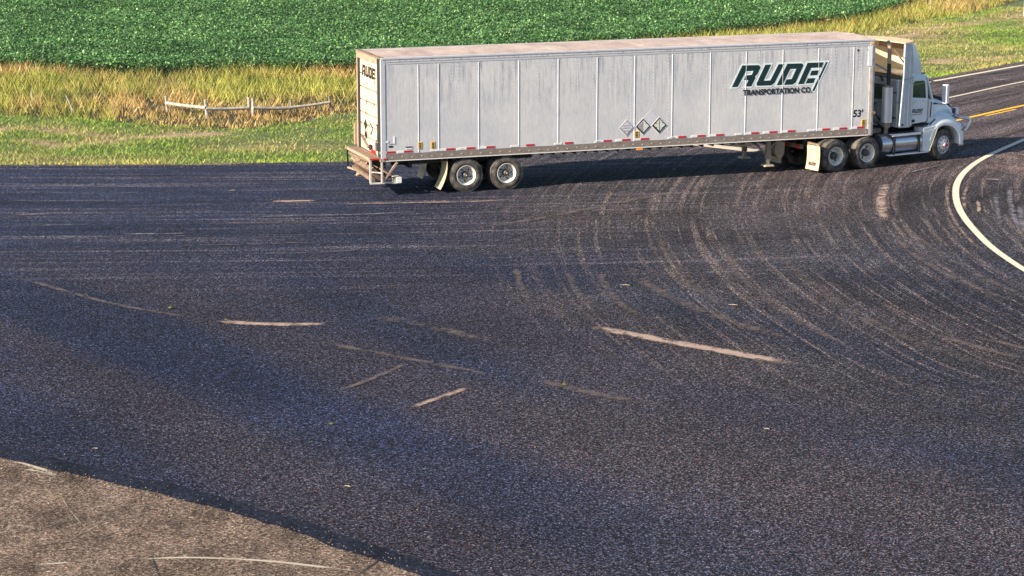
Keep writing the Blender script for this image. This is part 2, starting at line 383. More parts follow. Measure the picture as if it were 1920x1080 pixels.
# ------------------------------------------------------------------ layout of the place (metres)
EDGE = [(-95, 70.6), (-40, 71.0), (-16.3, 71.1), (-10.6, 71.3), (-5.3, 71.8), (-1, 73.3), (3, 76.3), (7, 80.7), (11, 86.2), (18, 94.75), (22.9, 100.7), (60, 144.5), (95, 186)]
SOY = [(-23.50,97.18),(-22.12,97.18),(-19.43,96.40),(-16.56,95.62),(-14.23,95.24),(-11.66,96.40),(-9.11,96.01),(-6.76,96.59)] + [(16.90,117.75),(19.56,121.93),(22.28,127.75),(25.98,137.97),(38.79,176.01)]
SOY = [(-120, SOY[0][1])] + SOY + [(130, 330)]
TALL = [(-20.41,84.10),(-19.08,83.50),(-15.83,82.05),(-12.60,80.10),(-10.60,79.43),(-9.09,79.43),(-7.73,81.07),(-5.92,84.40)] + [(15.98,111.20),(18.73,114.93),(20.57,117.75),(26.09,125.75),(28.14,129.81),(32.66,138.77)]
TALL = [(-120, TALL[0][1])] + TALL + [(130, 300)]
TRACKS = [([(-18.97,79.56),(-18.18,79.43),(-17.07,79.56),(-16.04,79.16),(-14.55,78.24),(-13.16,77.73),(-11.74,78.11),(-10.45,78.24)], 0.30, 0.95),
          ([(-16.48,76.71),(-15.23,75.97),(-14.23,76.46),(-13.49,77.47)], 0.35, 0.7),
          ([(16.67,110.18),(19.10,112.24),(21.92,116.04),(24.14,118.92),(26.05,121.32),(29.65,125.75)], 0.35, 0.9),
          ([(19.20,101.31),(20.24,101.74),(21.53,102.18),(22.91,103.51)], 0.5, 0.75),
          ([(-10.39,75.00),(-8.61,75.12),(-6.49,75.48)], 0.4, 0.35),
          ([(17.48,108.68),(19.36,110.69),(26.00,117.18),(27.79,118.92)], 0.35, 0.5)]

def turf_tan(x, y):
    w = np.zeros(x.shape)
    for pts, hw, s in TRACKS:
        dd = dist_line(x, y, pts)
        w = np.maximum(w, s * smooth01(1.7 - dd / (hw * (0.3 + 1.6 * vnoise(x, y, 0.9, 5)))) * (0.35 + 0.9 * vnoise(x, y, 1.3, 19)))
    return np.clip(w, 0, 1)

def terrain_z(x, y):
    e = np.interp(x, [p[0] for p in EDGE], [p[1] for p in EDGE])
    dd = y - e
    z = -0.05 * smooth01(dd / 1.0) * (dd > 0)
    z = z + (fbm(x, y, 0.55, 2) - 0.5) * 0.28 * smooth01((dd - 0.6) / 4)
    return np.where(dd > 0, z, -0.06)

def color_mesh(o, cols, name='Col'):
    ca = o.data.color_attributes.new(name=name, type='FLOAT_COLOR', domain='POINT')
    a = np.ones((len(cols), 4), np.float32); a[:, :3] = cols; ca.data.foreach_set('color', a.ravel())

def grid_object(name, xs, ys, zf, cf, mat):
    gx, gy = np.meshgrid(xs, ys, indexing='ij'); z = zf(gx, gy)
    nx, ny = gx.shape
    v = np.stack([gx, gy, z], -1).reshape(-1, 3)
    i = np.arange(nx * ny).reshape(nx, ny)
    f = np.stack([i[:-1, :-1], i[1:, :-1], i[1:, 1:], i[:-1, 1:]], -1).reshape(-1, 4)
    return np_object(name, v, f, mat, cf(gx, gy).reshape(-1, 3), smooth=True)

def np_object(name, v, f, mat, cols=None, smooth=False, parent=None):
    me = bpy.data.meshes.new(name); k = f.shape[1]
    me.vertices.add(len(v)); me.vertices.foreach_set('co', v.astype(np.float32).ravel())
    me.loops.add(f.size); me.loops.foreach_set('vertex_index', f.astype(np.int32).ravel())
    me.polygons.add(len(f)); me.polygons.foreach_set('loop_start', np.arange(0, f.size, k, dtype=np.int32))
    me.update(calc_edges=True); me.validate()
    if smooth: me.polygons.foreach_set('use_smooth', np.ones(len(f), bool))
    me.materials.append(mat)
    o = bpy.data.objects.new(name, me); COL.objects.link(o)
    if parent: o.parent = parent
    if cols is not None: color_mesh(o, cols)
    return o

# ground: one sheet to the horizon, fine where the camera looks
def ground_color(x, y):
    e = interp(EDGE, x); ty = interp(TALL, x); sy = interp(SOY, x)
    nz = fbm(x, y, 0.35, 1)[..., None]
    mown = np.array([0.095, 0.125, 0.035]) * (0.7 + 0.7 * nz)
    tall = np.array([0.045, 0.040, 0.018]) * (0.7 + 0.5 * nz)
    soy = np.array([0.020, 0.045, 0.012]) * (0.7 + 0.6 * nz)
    far = np.array([0.050, 0.110, 0.025]) * (0.7 + 0.6 * nz)
    c = np.where((y > ty)[..., None], tall, mown)
    c = np.where((y > sy)[..., None], soy, c)
    c = np.where((y > 152)[..., None] & (y > sy)[..., None], far, c)
    w = turf_tan(x, y)[..., None]
    c = c * (1 - w) + np.array([0.40, 0.27, 0.17]) * w
    lip = (np.clip(1 - np.abs(y - e - 0.1) / 0.35, 0, 1) * 0.7)[..., None]
    return c * (1 - lip) + np.array([0.22, 0.17, 0.10]) * lip
xs = np.concatenate([[-1500, -700, -300, -150, -95], np.arange(-70, 75, 0.5), [95, 150, 300, 700, 1500]])
ys = np.concatenate([[-800, -200, -60, 0, 40, 60, 66, 69], np.arange(70, 150, 0.4), np.arange(150, 200, 4), [240, 300, 450, 700, 1200, 2500]])
g = grid_object('ground', xs, ys, terrain_z, ground_color, M['soil']); tag(g, kind='structure')

# asphalt apron and highway: one sheet following the grass edge
HW_DIR = (math.cos(R(49.5)), math.sin(R(49.5)))
DARKS = [[(0.47,48.11),(2.62,44.77),(4.47,41.46),(6.17,39.27),(9.30,36.97)], [(-2.66,41.85),(0.37,37.92),(3.83,35.19),(7.61,32.56)], [(-8.78,55.07),(-3.31,52.55),(0.47,48.62)], [(3.86,42.64),(5.14,40.33),(6.50,38.92)], [(-10.79,46.14),(-5.95,43.47),(-1.54,39.27)]]
def road_color(x, y):
    n1 = fbm(x, y, 0.16, 11)[..., None]; n2 = fbm(x * 0.35, y * 1.6, 0.5, 12)[..., None]; n3 = fbm(x, y, 0.9, 13)[..., None]
    navy = np.array([0.023, 0.028, 0.047]); brown = np.array([0.048, 0.040, 0.036]); grey = np.array([0.034, 0.034, 0.037])
    t = smooth01((x * 0.9 + (y - 40) * 0.12 + 4.0 + (n1[..., 0] - 0.5) * 22) / 9.0)[..., None]
    c = navy * (1 - t) + grey * t
    # browner highway; the strip in front of the truck lightened in colour as sunlit
    s = (x - 17.6) * -HW_DIR[1] + (y - 93.4) * HW_DIR[0]      # 0 on the far edge line, negative towards us
    hw = smooth01((s + 15.5 + (n1[..., 0] - 0.5) * 3) / 4.0)[..., None] * smooth01((x - 5) / 6)[..., None]
    c = c * (1 - hw) + np.array([0.070, 0.056, 0.052]) * (0.75 + 0.5 * n3) * hw
    lit_belt = (np.clip(1 - np.abs(y - (61.5 + 0.28 * x)) / 8.0, 0, 1) * smooth01((x + 6) / 10))[..., None]
    c = c * (1 - 0.6 * lit_belt * (1 - hw)) + brown * 0.6 * lit_belt * (1 - hw)
    # lanes: bands along the highway direction
    band = 0.5 + 0.5 * np.sin(s * 2 * PI / 1.83 + 0.6)
    c = c * (1 + 0.28 * hw * (band[..., None] - 0.5) * 2 * (0.4 + n1))
    purple = smooth01((46 - y) / 12)[..., None]
    c = c * (1 - 0.5 * purple) + np.array([0.038, 0.034, 0.042]) * 0.5 * purple
    for pts in DARKS:
        dd = dist_line(x + (n1[..., 0] - 0.5) * 3, y + (n3[..., 0] - 0.5) * 1.5, pts)
        q = (0.34 * np.exp(-(dd / 0.9) ** 2))[..., None]; c = c * (1 - q) + np.array([0.016, 0.022, 0.050]) * q
    u_ = x * 0.58 - y * 0.81; v_ = x * 0.81 + y * 0.58
    bn = (0.6 * vnoise(v_ + 0.6 * n1[..., 0], u_ * 0.12, 0.42, 17) + 0.4 * vnoise(v_, u_ * 0.10, 1.25, 18))
    bm = (smooth01((60 - y) / 10))
    kb = (smooth01((bn - 0.36) / 0.28) * bm)[..., None]; kn = (smooth01((0.50 - bn) / 0.22) * bm)[..., None]
    c = c * (1 - 0.5 * kb) + np.array([0.046, 0.038, 0.037]) * 0.5 * kb
    c = c * (1 - 0.36 * kn) + np.array([0.015, 0.020, 0.038]) * 0.36 * kn
    # sweeping arcs worn by turning lorries
    rad = np.hypot(x - 21.0, y - 61.0); arc = vnoise(rad, rad * 0 + fbm(x, y, 0.12, 15) * 1.5, 2.6, 14)[..., None]
    am = (smooth01((x - 1) / 5) * smooth01((y - 44) / 5) * (1 - smooth01((y - 66) / 4)))[..., None]
    c = c * (1 + am * (arc - 0.5) * 0.75)
    st = vnoise(x * 0.10 + 5, y + x * 0.05 - 0.0006 * x * x, 3.4, 16)[..., None]; lm = (smooth01((y - 53) / 6) * (1 - smooth01((x + 1) / 8)))[..., None]
    c = c * (1 + lm * (st - 0.5) * 0.55)
    return c * 0.87 * np.array([0.96, 1.0, 1.03]) * (0.62 + 0.76 * n1) * (0.78 + 0.44 * n2)
rx = np.concatenate([np.arange(-95, -35, 3), np.arange(-35, 35, 0.4), np.arange(35, 96, 3)])
rv = np.concatenate([np.linspace(0, 0.25, 12)[:-1], np.linspace(0.25, 1, 190)])
gx, gv = np.meshgrid(rx, rv, indexing='ij')
ey = interp(EDGE, gx) + (vnoise(gx, gx * 0, 2.3, 3) - 0.5) * 0.22 + (vnoise(gx, gx * 0, 0.5, 6) - 0.5) * 0.35
gy = -60 + (ey + 60) * (1 - (1 - gv) ** 1.6)
gy = np.minimum(gy, ey)
i = np.arange(gx.size).reshape(gx.shape)
fq = np.stack([i[:-1, :-1], i[1:, :-1], i[1:, 1:], i[:-1, 1:]], -1).reshape(-1, 4)
road = np_object('road', np.stack([gx, gy, np.full(gx.shape, 0.0)], -1).reshape(-1, 3), fq, M['apron'], road_color(gx, gy).reshape(-1, 3), smooth=True)
tag(road, kind='structure')
def track_attrs():
    x, y = gx, gy
    near = smooth_line(NEAR, 3); da = dist_line(x, y, near)
    sa = np.arctan2(y - 62, x - 24) * 18
    ma = smooth01((x + 3 + (y - 62) * 0.15) / 7) * smooth01((y - 40) / 7) * (1 - 0.75 * smooth01((da - 12) / 5)) * 1.0
    s = (x - 17.6) * -HW_DIR[1] + (y - 93.4) * HW_DIR[0]
    ma = ma * np.where(s > 0.3, 0.3, 1)
    yb = y - 0.0035 * (x + 12) ** 2 - 0.02 * x
    mb = smooth01((y - 50) / 8) * (1 - smooth01((x - 4) / 9)) * 0.9
    for nm, arr in (('TrackA', (da, sa, ma)), ('TrackB', (yb, x, mb))):
        at = road.data.attributes.new(nm, 'FLOAT_VECTOR', 'POINT'); at.data.foreach_set('vector', np.stack(arr, -1).reshape(-1, 3).astype(np.float32).ravel())

# old pale pavement in the near left corner, dark sealed edge along it
def resample(pts, step=0.25, jit=0.0):
    out = []
    for (ax, ay), (bx, by) in zip(pts[:-1], pts[1:]):
        L_ = math.hypot(bx - ax, by - ay); k = max(1, int(L_ / step))
        for q in range(k): out.append((ax + (bx - ax) * q / k, ay + (by - ay) * q / k))
    out.append(pts[-1]); return [(x + random.uniform(-jit, jit), y + random.uniform(-jit, jit)) for x, y in out]
def smooth_line(pts, it=2):
    for _ in range(it):
        q = [pts[0]]
        for a, b in zip(pts[:-1], pts[1:]):
            q += [(a[0] * .75 + b[0] * .25, a[1] * .75 + b[1] * .25), (a[0] * .25 + b[0] * .75, a[1] * .25 + b[1] * .75)]
        pts = q + [pts[-1]]
    return pts
OLD = [(-14.95,41.85),(-11.42,40.12),(-9.05,38.31),(-7.75,37.44),(-6.50,36.60),(-4.90,35.42),(-3.75,34.44),(-2.65,33.36),(-1.78,32.51),(-1.27,31.98),(-0.08,30.71),(2.36,27.53)]
poly = resample(OLD, 0.12, 0.025) + [(OLD[-1][0], -5), (-60, -5), (-60, OLD[0][1])]
tag(MB().add([(x, y, 0.008) for x, y in poly], [tuple(range(len(poly)))]).build('old_pavement', M['old']), kind='structure')

def ribbon(name, pts, w, mat, z=0.012, parent=None, cover=1.0, taper=True, smooth_it=2, ends=None):
    pts = smooth_line(pts, smooth_it) if len(pts) > 2 else resample(pts, 0.5)
    pts = resample(pts, 0.6)
    V = []; F = []; UV = []; C = []; s = 0; n = len(pts); prev = pts[0]; tot = sum(math.dist(a, b) for a, b in zip(pts[:-1], pts[1:]))
    for i, p_ in enumerate(pts):
        a = pts[max(0, i - 1)]; b = pts[min(n - 1, i + 1)]; dx, dy = b[0] - a[0], b[1] - a[1]; L_ = math.hypot(dx, dy) + 1e-9
        nx_, ny_ = -dy / L_, dx / L_; s += math.dist(p_, prev); prev = p_
        ww = w(s / max(tot, 1e-6)) if callable(w) else w
        cc = cover * (min(1, 5 * min(s, tot - s) / tot + 0.0) if taper else 1)
        for t in (0, 0.5, 1):
            V.append((p_[0] + nx_ * ww * (t - 0.5), p_[1] + ny_ * ww * (t - 0.5), z)); UV.append((s + z * 3000, t)); C.append(cc)
    for i in range(n - 1):
        for t in (0, 1): F.append((i * 3 + t, i * 3 + t + 1, (i + 1) * 3 + t + 1, (i + 1) * 3 + t))
    me = bpy.data.meshes.new(name); me.from_pydata(V, [], F); me.materials.append(mat)
    uv = me.uv_layers.new(name='UVMap')
    for lp in me.loops: uv.data[lp.index].uv = UV[lp.vertex_index]
    at = me.attributes.new('Cover', 'FLOAT', 'POINT'); at.data.foreach_set('value', C)
    o = bpy.data.objects.new(name, me); COL.objects.link(o)
    if parent: o.parent = parent
    if mat is not M['line_white']: pass
    return o
off = lambda pts, d_: [(x + d_[0], y + d_[1]) for x, y in pts]
seam_pts = resample(off(OLD, (0.06, 0.20)), 0.3, 0.03)
sb = MB(); nn = len(seam_pts); lo = off(seam_pts, (-0.02, -0.26))
lo = [(x + random.uniform(-.03, .03), y + random.uniform(-.04, .04)) for x, y in lo]; hi = [(x + random.uniform(-.03, .03), y + random.uniform(-.05, .05) + 0.34) for x, y in seam_pts]
sb.add([(x, y, 0.016) for x, y in lo + hi], [(i, i + 1, nn + i + 1, nn + i) for i in range(nn - 1)])
sb.build('sealed_joint', M['seamband'], road)

# painted lines
FARW = [(-2, 70.5)] and [(14.51,89.84),(17.57,93.37),(22.57,99.21)]
FARW = FARW + [(FARW[-1][0] + 40, FARW[-1][1] + 46.6)]
LANE = [(12.53,82.20),(17.06,87.84),(21.27,93.37)]; LANE += [(LANE[-1][0] + 30, LANE[-1][1] + 36)]
YEL = [(15.84,81.07),(16.74,82.20),(19.59,85.78)]; YEL += [(YEL[-1][0] + 30, YEL[-1][1] + 35)]
YEL2 = [(17.49,82.70),(19.01,84.55)]
NEAR = [(34.27,100.46),(21.67,83.50),(18.78,78.77),(17.57,76.71),(16.34,74.52),(15.53,73.01),(14.76,71.35),(14.07,69.54),(13.48,67.53),(13.05,65.44),(12.74,63.39),(12.57,61.38),(12.49,59.48),(12.47,57.63),(12.56,56.08),(12.68,54.68),(13.05,51.83),(14.21,47.11)]
track_attrs()
ln = lambda nm, pts, w, mt, **k: ribbon(nm, pts, w, mt, 0.008, road, 1.6, False, **k)
ln('edge_line', FARW, 0.20, M['line_white']); ln('edge_line', NEAR, 0.20, M['line_white'])
ln('lane_line', LANE, 0.13, M['line_white']); ln('yellow_line', YEL, 0.20, M['line_yellow']); ln('yellow_line', YEL2, 0.12, M['line_yellow'])
SB = [(5.92,76.34),(8.25,74.40),(8.02,73.82),(5.69,75.72)]
tag(MB().add([(x, y, 0.008) for x, y in SB], [(0, 1, 2, 3)]).build('stop_bar', paint('stop_bar_paint', (0.62, 0.52, 0.38), 0.8, dirt=(0.2, 0.17, 0.14), amount=0.6, scale=2), road))

# pale shoulder right of the curved line and dust streaks, all on the surface of the road
SH = [(14.96,70.91),(15.79,72.90),(16.92,75.00),(18.60,77.98),(22.90,84.40),(28.18,88.50),(22.15,69.03),(16.90,67.83),(15.93,68.93),(15.50,69.65),(15.17,70.27)]
poly = resample(SH + [SH[0]], 0.2, 0.05)[:-1]
tag(MB().add([(x, y, 0.004) for x, y in poly], [tuple(range(len(poly)))]).build('shoulder', M['shoulder'], road))
DUST = [
 ([(1.54,48.67),(2.44,47.85),(3.54,46.91),(4.70,45.96),(5.62,45.22),(6.13,44.90)], 0.42, 'dust', 1.35),
 ([(-6.73,49.09),(-6.04,48.78),(-5.08,48.62),(-3.88,48.73)], 0.36, 'dust', 1.1),
 ([(-12.60,54.29),(-11.60,53.28),(-10.13,51.66),(-8.94,50.51),(-7.58,49.58),(-6.40,48.83)], 0.30, 'faintdust', 0.95),
 ([(-4.43,47.35),(-3.63,46.62),(-2.68,45.91),(-1.76,45.22),(-0.65,44.33),(0.00,43.68)], 0.35, 'faintdust', 0.95),
 ([(-3.55,42.73),(-3.07,43.39),(-2.49,44.42),(-2.10,45.31)], 0.22, 'faintdust', 1.15),
 ([(-2.12,41.31),(-1.65,42.04),(-1.15,42.73),(-0.69,43.39)], 0.20, 'dust', 0.85),
 ([(0.32,44.11),(1.05,43.14),(1.97,42.32),(3.16,41.65)], 0.5, 'faintdust', 0.9),
 ([(2.60,55.21),(3.41,52.25),(4.46,49.68),(5.58,47.85),(6.74,46.14)], 0.6, 'faintdust', 0.85),
 ([(-7.11,64.36),(-6.50,64.45),(-5.58,64.54)], 0.3, 'dust', 1.1),
 ([(-7.96,61.87),(-6.56,62.03),(-4.48,62.20),(-2.11,62.88)], 0.28, 'bluedust', 1.0),
 ([(-10.71,59.33),(-9.71,59.33),(-8.59,59.48)], 0.32, 'bluedust', 1.05),
 ([(-14.89,64.63),(-13.48,64.54)], 0.25, 'bluedust', 1.0), ([(-14.35,62.20),(-12.59,62.37)], 0.35, 'bluedust', 1.0),
 ([(-5.52,63.83),(-3.08,64.18),(-0.93,64.36),(0.62,64.99)], 0.25, 'dust', 0.8),
 ([(-8.79,60.89),(-6.45,60.97),(-4.71,61.22)], 0.4, 'faintdust', 0.85),
 ([(-14.01,60.65),(-13.12,60.57),(-11.12,60.81)], 0.3, 'bluedust', 0.85), ([(-9.46,57.70),(-6.42,57.92),(-4.50,58.43)], 0.25, 'faintdust', 0.9),
 ([(-15.54,67.53),(-12.18,66.85),(-8.69,67.14)], 0.25, 'bluedust', 0.8), ([(-1.72,59.64),(0.00,60.89),(1.81,62.71),(3.74,64.99),(6.09,66.85)], 0.5, 'faintdust', 0.9),
 ([(-7.10,56.56),(-4.66,56.84),(-3.59,57.27)], 0.22, 'faintdust', 0.9), ([(-14.23,65.91),(-12.61,65.72),(-10.43,65.91)], 0.2, 'bluedust', 0.8),
 ([(11.54,68.02),(10.89,65.63),(10.47,62.96),(10.33,60.89)], 0.34, 'dust', 1.0), ([(11.98,68.52),(11.27,65.63),(10.93,63.39),(10.77,61.54)], 0.30, 'faintdust', 1.05),
 ([(10.33,60.89),(10.19,57.13),(10.52,54.42),(11.13,52.25),(12.06,49.68)], 0.35, 'faintdust', 0.95),
 ([(10.77,61.54),(10.80,58.21),(11.17,55.07),(11.70,52.55),(12.43,50.23)], 0.3, 'faintdust', 0.9),
 ([(9.13,47.85),(9.76,46.62),(10.80,45.22)], 0.4, 'faintdust', 1.0), ([(9.84,47.60),(10.49,46.86),(11.18,45.91)], 0.3, 'faintdust', 1.0),
 ([(6.86,59.33),(6.86,55.74),(7.25,52.55),(7.87,49.15),(8.99,46.14),(10.62,43.47)], 0.5, 'faintdust', 0.75),
 ([(5.50,60.10),(5.45,55.07),(5.85,51.37),(6.71,47.60),(8.08,44.77)], 0.5, 'faintdust', 0.75),
 ([(3.95,60.89),(3.99,55.07),(4.60,51.37),(5.20,48.62)], 0.5, 'faintdust', 0.7),
 ([(2.13,55.07),(2.23,52.55),(2.56,50.23),(3.19,48.62)], 0.4, 'faintdust', 0.85), ([(1.33,55.07),(1.51,51.95),(2.05,49.68)], 0.35, 'faintdust', 0.8),
 ([(0.07,55.74),(0.19,52.55),(0.49,50.23)], 0.35, 'faintdust', 0.8),
 ([(13.72,69.03),(13.02,66.57),(12.51,63.83),(12.21,61.30),(12.07,58.58),(12.11,55.74)], 0.14, 'dust', 0.7),
 ([(13.92,67.53),(13.40,65.91),(12.97,63.83),(12.77,62.12)], 0.14, 'dust', 0.75),
 ([(13.54,64.72),(13.34,63.39),(13.07,62.20)], 0.14, 'dust', 1.0), ([(14.49,66.57),(13.82,63.39),(13.31,60.10)], 0.25, 'bluedust', 0.9),
 ([(15.24,68.02),(14.39,64.27),(13.84,60.89),(13.62,58.58)], 0.3, 'bluedust', 1.0), ([(14.69,64.27),(13.99,60.89),(13.66,57.84)], 0.3, 'bluedust', 1.0),
 ([(14.38,68.22),(14.70,68.32),(14.99,68.02)], 0.2, 'dust', 0.9), ([(12.28,69.34),(12.95,70.27),(13.89,71.24)], 0.16, 'bluedust', 1.1),
 ([(19.88,93.37),(20.31,93.56),(20.75,93.74)], 0.2, 'dust', 1.0), ([(17.57,90.18),(17.94,90.35)], 0.2, 'dust', 1.0),
 ([(14.63,83.06),(17.17,85.93),(20.49,89.84),(21.70,91.40)], 0.6, 'faintdust', 0.9), ([(17.47,84.40),(20.19,88.50),(22.26,91.93)], 0.5, 'faintdust', 0.9),
 ([(13.67,73.36),(16.29,76.71),(18.21,79.56),(20.57,83.06)], 0.7, 'faintdust', 0.8), ([(16.31,79.56),(18.98,83.06),(21.29,86.09)], 0.5, 'faintdust', 0.8),
 ([(15.37,89.84),(18.79,94.30),(22.34,98.19)], 0.5, 'faintdust', 0.85), ([(18.61,93.37),(21.99,96.59)], 0.5, 'bluedust', 0.7),
 ([(-3.82,49.15),(-3.11,49.36),(-1.89,48.62),(-0.69,47.11),(0.45,46.72)], 0.7, 'faintdust', 0.75),
]
for k, (pts, w, mt, cv) in enumerate(DUST):
    ribbon('dust_streak', pts, w * (1.25 if mt == 'dust' else 0.95), M[mt], 0.016 + 0.0004 * k, road, cv * (0.86 if mt == 'dust' else 0.88))
# old lane paint and mud on the near pavement
for nm, pts, w, mt, cv in [('worn_paint', [(-5.94,32.76),(-5.15,32.91),(-4.41,32.86),(-3.58,32.71),(-2.74,32.41),(-2.16,32.22)], 0.10, 'wornpaint', 1.4),
                           ('worn_paint', [(-7.29,32.56),(-6.97,32.61),(-6.70,32.68)], 0.09, 'wornpaint', 1.3),
                           ('worn_paint', [(-9.01,31.15),(-8.14,32.08),(-7.58,32.41)], 0.09, 'wornpaint', 0.9),
                           ('mud_smear', [(-9.06,38.38),(-8.48,37.86),(-7.97,37.41),(-7.73,37.09)], 0.12, 'wornpaint', 1.2),
                           ('mud_smear', [(-8.52,37.60),(-8.21,37.47),(-7.78,37.15)], 0.10, 'wornpaint', 1.0),
                           ('crack', [(-7.60,36.21),(-7.15,35.05),(-6.67,34.09),(-6.35,33.70)], 0.03, 'wornpaint', 0.7),
                           ('crack', [(-5.52,32.93),(-5.40,32.51),(-5.25,31.96)], 0.05, 'darkstain', 1.8),
                           ('crack', [(-2.00,32.93),(-2.10,32.56),(-2.30,32.13)], 0.07, 'darkstain', 1.9),
                           ('dark_stain', [(-8.05,33.83),(-7.18,34.50),(-6.27,35.19)], 0.35, 'darkstain', 0.5),
                           ('dark_stain', [(-7.94,33.31),(-6.75,33.62),(-5.96,34.36)], 0.3, 'darkstain', 0.4)]:
    ribbon(nm, pts, w, M[mt], 0.012 + 0.0003 * random.random(), road, cv)

# ------------------------------------------------------------------ semi-trailer
# local frame: x forward along the near side, y towards the far side, z up; origin on the ground under the near rear corner
TW = 2.59; TL = 16.15; TT = 4.08
trailer = empty('semi_trailer', (-3.79, 65.173, 0), R(19.607))
tag(trailer, 'long dusty grey and white box trailer with big dark green letters on its side', 'trailer')
SEAMS = [0.12, 1.12, 1.74, 2.98, 4.24, 5.49, 6.74, 7.96, 9.2, 10.46, 11.66, 12.91, 14.14, 15.36, 15.93]
for side in (0, 1):
    y0, y1 = ((0.012, 0.042) if side == 0 else (TW - 0.042, TW - 0.012))
    for a, b in zip(SEAMS[:-1], SEAMS[1:]):
        MB().box(a + 0.004, b - 0.004, y0, y1, 1.26, 3.88).build('side_panel', M['skin'], trailer)
    for k, x in enumerate(SEAMS[1:-1]):
        yy = (0.002, 0.014) if side == 0 else (TW - 0.014, TW - 0.002)
        sw_ = 0.006 if k == 0 or k == 12 else 0.008
        MB().box(x - sw_, x + sw_, *yy, 1.275, 3.86).build('panel_seam', M['seam'], trailer)
    # rivets: four short columns a panel near the top and along the seams
    rv_ = MB(); s_ = -1 if side == 0 else 1; yb = 0.012 if side == 0 else TW - 0.012
    for a, b in zip(SEAMS[2:-1], SEAMS[3:]):
        for fx in (0.36, 0.5, 0.9):
            for z in np.arange(3.80, 2.5 if fx < 0.8 else 1.4, -0.105):
                x = a + (b - a) * fx; r_ = 0.011
                rv_.add([(x - r_, yb, z - r_), (x + r_, yb, z - r_), (x + r_, yb, z + r_), (x - r_, yb, z + r_), (x, yb + s_ * 0.008, z)], [(0, 1, 4), (1, 2, 4), (2, 3, 4), (3, 0, 4)])
    tag(rv_.build('rivets', M['seam'], trailer), kind='stuff')
    sy = (lambda v: v) if side == 0 else (lambda v: TW - v)
    # top rail: overhanging lip, step and fascia
    MB().prism([(sy(-0.012), 4.03), (sy(-0.012), 4.075), (sy(0.06), 4.085), (sy(0.06), 4.03)], 'x', 0.02, 16.12).build('roof_lip', M['railbright'], trailer)
    MB().prism([(sy(0.0), 3.955), (sy(0.0), 4.022), (sy(0.05), 4.022), (sy(0.05), 3.955)], 'x', 0.12, 15.93).build('top_rail', M['skin'], trailer)
    MB().prism([(sy(0.006), 3.885), (sy(0.006), 3.945), (sy(0.05), 3.945), (sy(0.05), 3.885)], 'x', 0.12, 15.93).build('top_rail', M['railbright'], trailer)
    MB().box(0.12, 15.93, min(sy(0.03), sy(0.06)), max(sy(0.03), sy(0.06)), 3.87, 4.035).build('rail_backing', M['groove'], trailer)
    br = MB(); br.prism([(sy(-0.006), 1.06), (sy(-0.006), 1.25), (sy(0.05), 1.25), (sy(0.05), 1.06)], 'x', 0.12, 15.93)
    br.build('bottom_rail', M['rail'], trailer)
    MB().box(0.12, 15.93, min(sy(-0.014), sy(0.0)), max(sy(-0.014), sy(0.0)), 1.052, 1.075).build('rail_flange', M['whitetape'], trailer)
    rb = MB()
    for k in range(52):
        x = 0.3 + k * 0.305
        rb.box(x - 0.02, x + 0.02, min(sy(-0.014), sy(-0.006)), max(sy(-0.014), sy(-0.006)), 1.135 + 0.02 * (k % 2), 1.165 + 0.02 * (k % 2))
    tag(rb.build('rail_bolts', M['post'], trailer), kind='stuff')
# roof sheet with a slight crown and cross bows
rf = MB(); rings = []
for x in np.linspace(0.02, 16.12, 54):
    rings.append([(x, 0.06 + (TW - 0.12) * t, 4.06 + 0.045 * math.sin(PI * t) + 0.012 * (0.5 + 0.5 * math.cos(x * 2 * PI / 0.62))) for t in np.linspace(0, 1, 9)])
rf.loft(rings).build('roof', M['roof'], trailer, smooth=True, fix=False)
# front wall and corner posts
MB().box(16.08, 16.12, 0.06, TW - 0.06, 1.06, 4.06).build('front_wall', M['post'], trailer)
for y in (0.0, TW):
    s_ = 1 if y == 0 else -1
    pr = []
    for k in range(7):
        t = PI / 2 * k / 6; pr.append((16.03 + 0.12 * math.sin(t), y + s_ * (0.12 - 0.12 * math.cos(t)) - s_ * 0.004))
    pr = [(15.93, y - s_ * 0.004)] + pr + [(16.14, y + s_ * 0.2), (15.93, y + s_ * 0.2)]
    MB().prism(pr, 'z', 1.05, 4.07).build('corner_post', M['post'], trailer, smooth=30)
# the post's upper sleeve, brackets and lamp seen at the near front corner
MB().box(15.86, 16.0, -0.012, 0.0, 3.25, 3.86).build('corner_gusset', M['seam'], trailer)
MB().box(16.02, 16.17, -0.02, 0.08, 1.72, 1.80).build('post_bracket', M['rust'], trailer)
MB().box(15.98, 16.06, -0.014, 0.0, 3.93, 3.99).build('marker_lamp', M['amber'], trailer)
MB().box(15.47, 15.53, 0.002, 0.014, 3.73, 3.78).build('plate_patch', M['black'], trailer)
MB().box(15.84, 15.9, 0.002, 0.014, 3.73, 3.78).build('plate_patch', M['black'], trailer)
# rear frame
rfm = [('rear_post', (-0.02, 0.12, 0.0, 0.075, 1.05, 4.08), 'railbright'), ('rear_post', (-0.035, 0.02, 0.076, 0.35, 1.05, 4.02), 'black'),
       ('rear_post', (-0.02, 0.12, TW - 0.11, TW, 1.05, 4.08), 'rearframe'), ('door_guide', (-0.03, 0.03, 0.352, 0.40, 1.15, 3.86), 'cream'),
       ('door_guide', (-0.02, 0.03, 2.30, 2.475, 1.15, 3.86), 'black'), ('header', (-0.03, 0.10, 0.352, TW - 0.112, 3.86, 4.04), 'rearframe'),
       ('header_lip', (-0.05, 0.10, 0.02, TW - 0.02, 4.045, 4.09), 'rust'), ('rear_sill', (-0.04, 0.12, 0.0, TW, 1.03, 1.15), 'rust')]
for nm, b, mt in rfm: MB().box(*b).build(nm, M[mt], trailer, bevel=0.008)
MB().box(0.0, 0.2, 0.01, 0.06, 3.88, 4.03).build('rail_end_cap', M['railbright'], trailer)
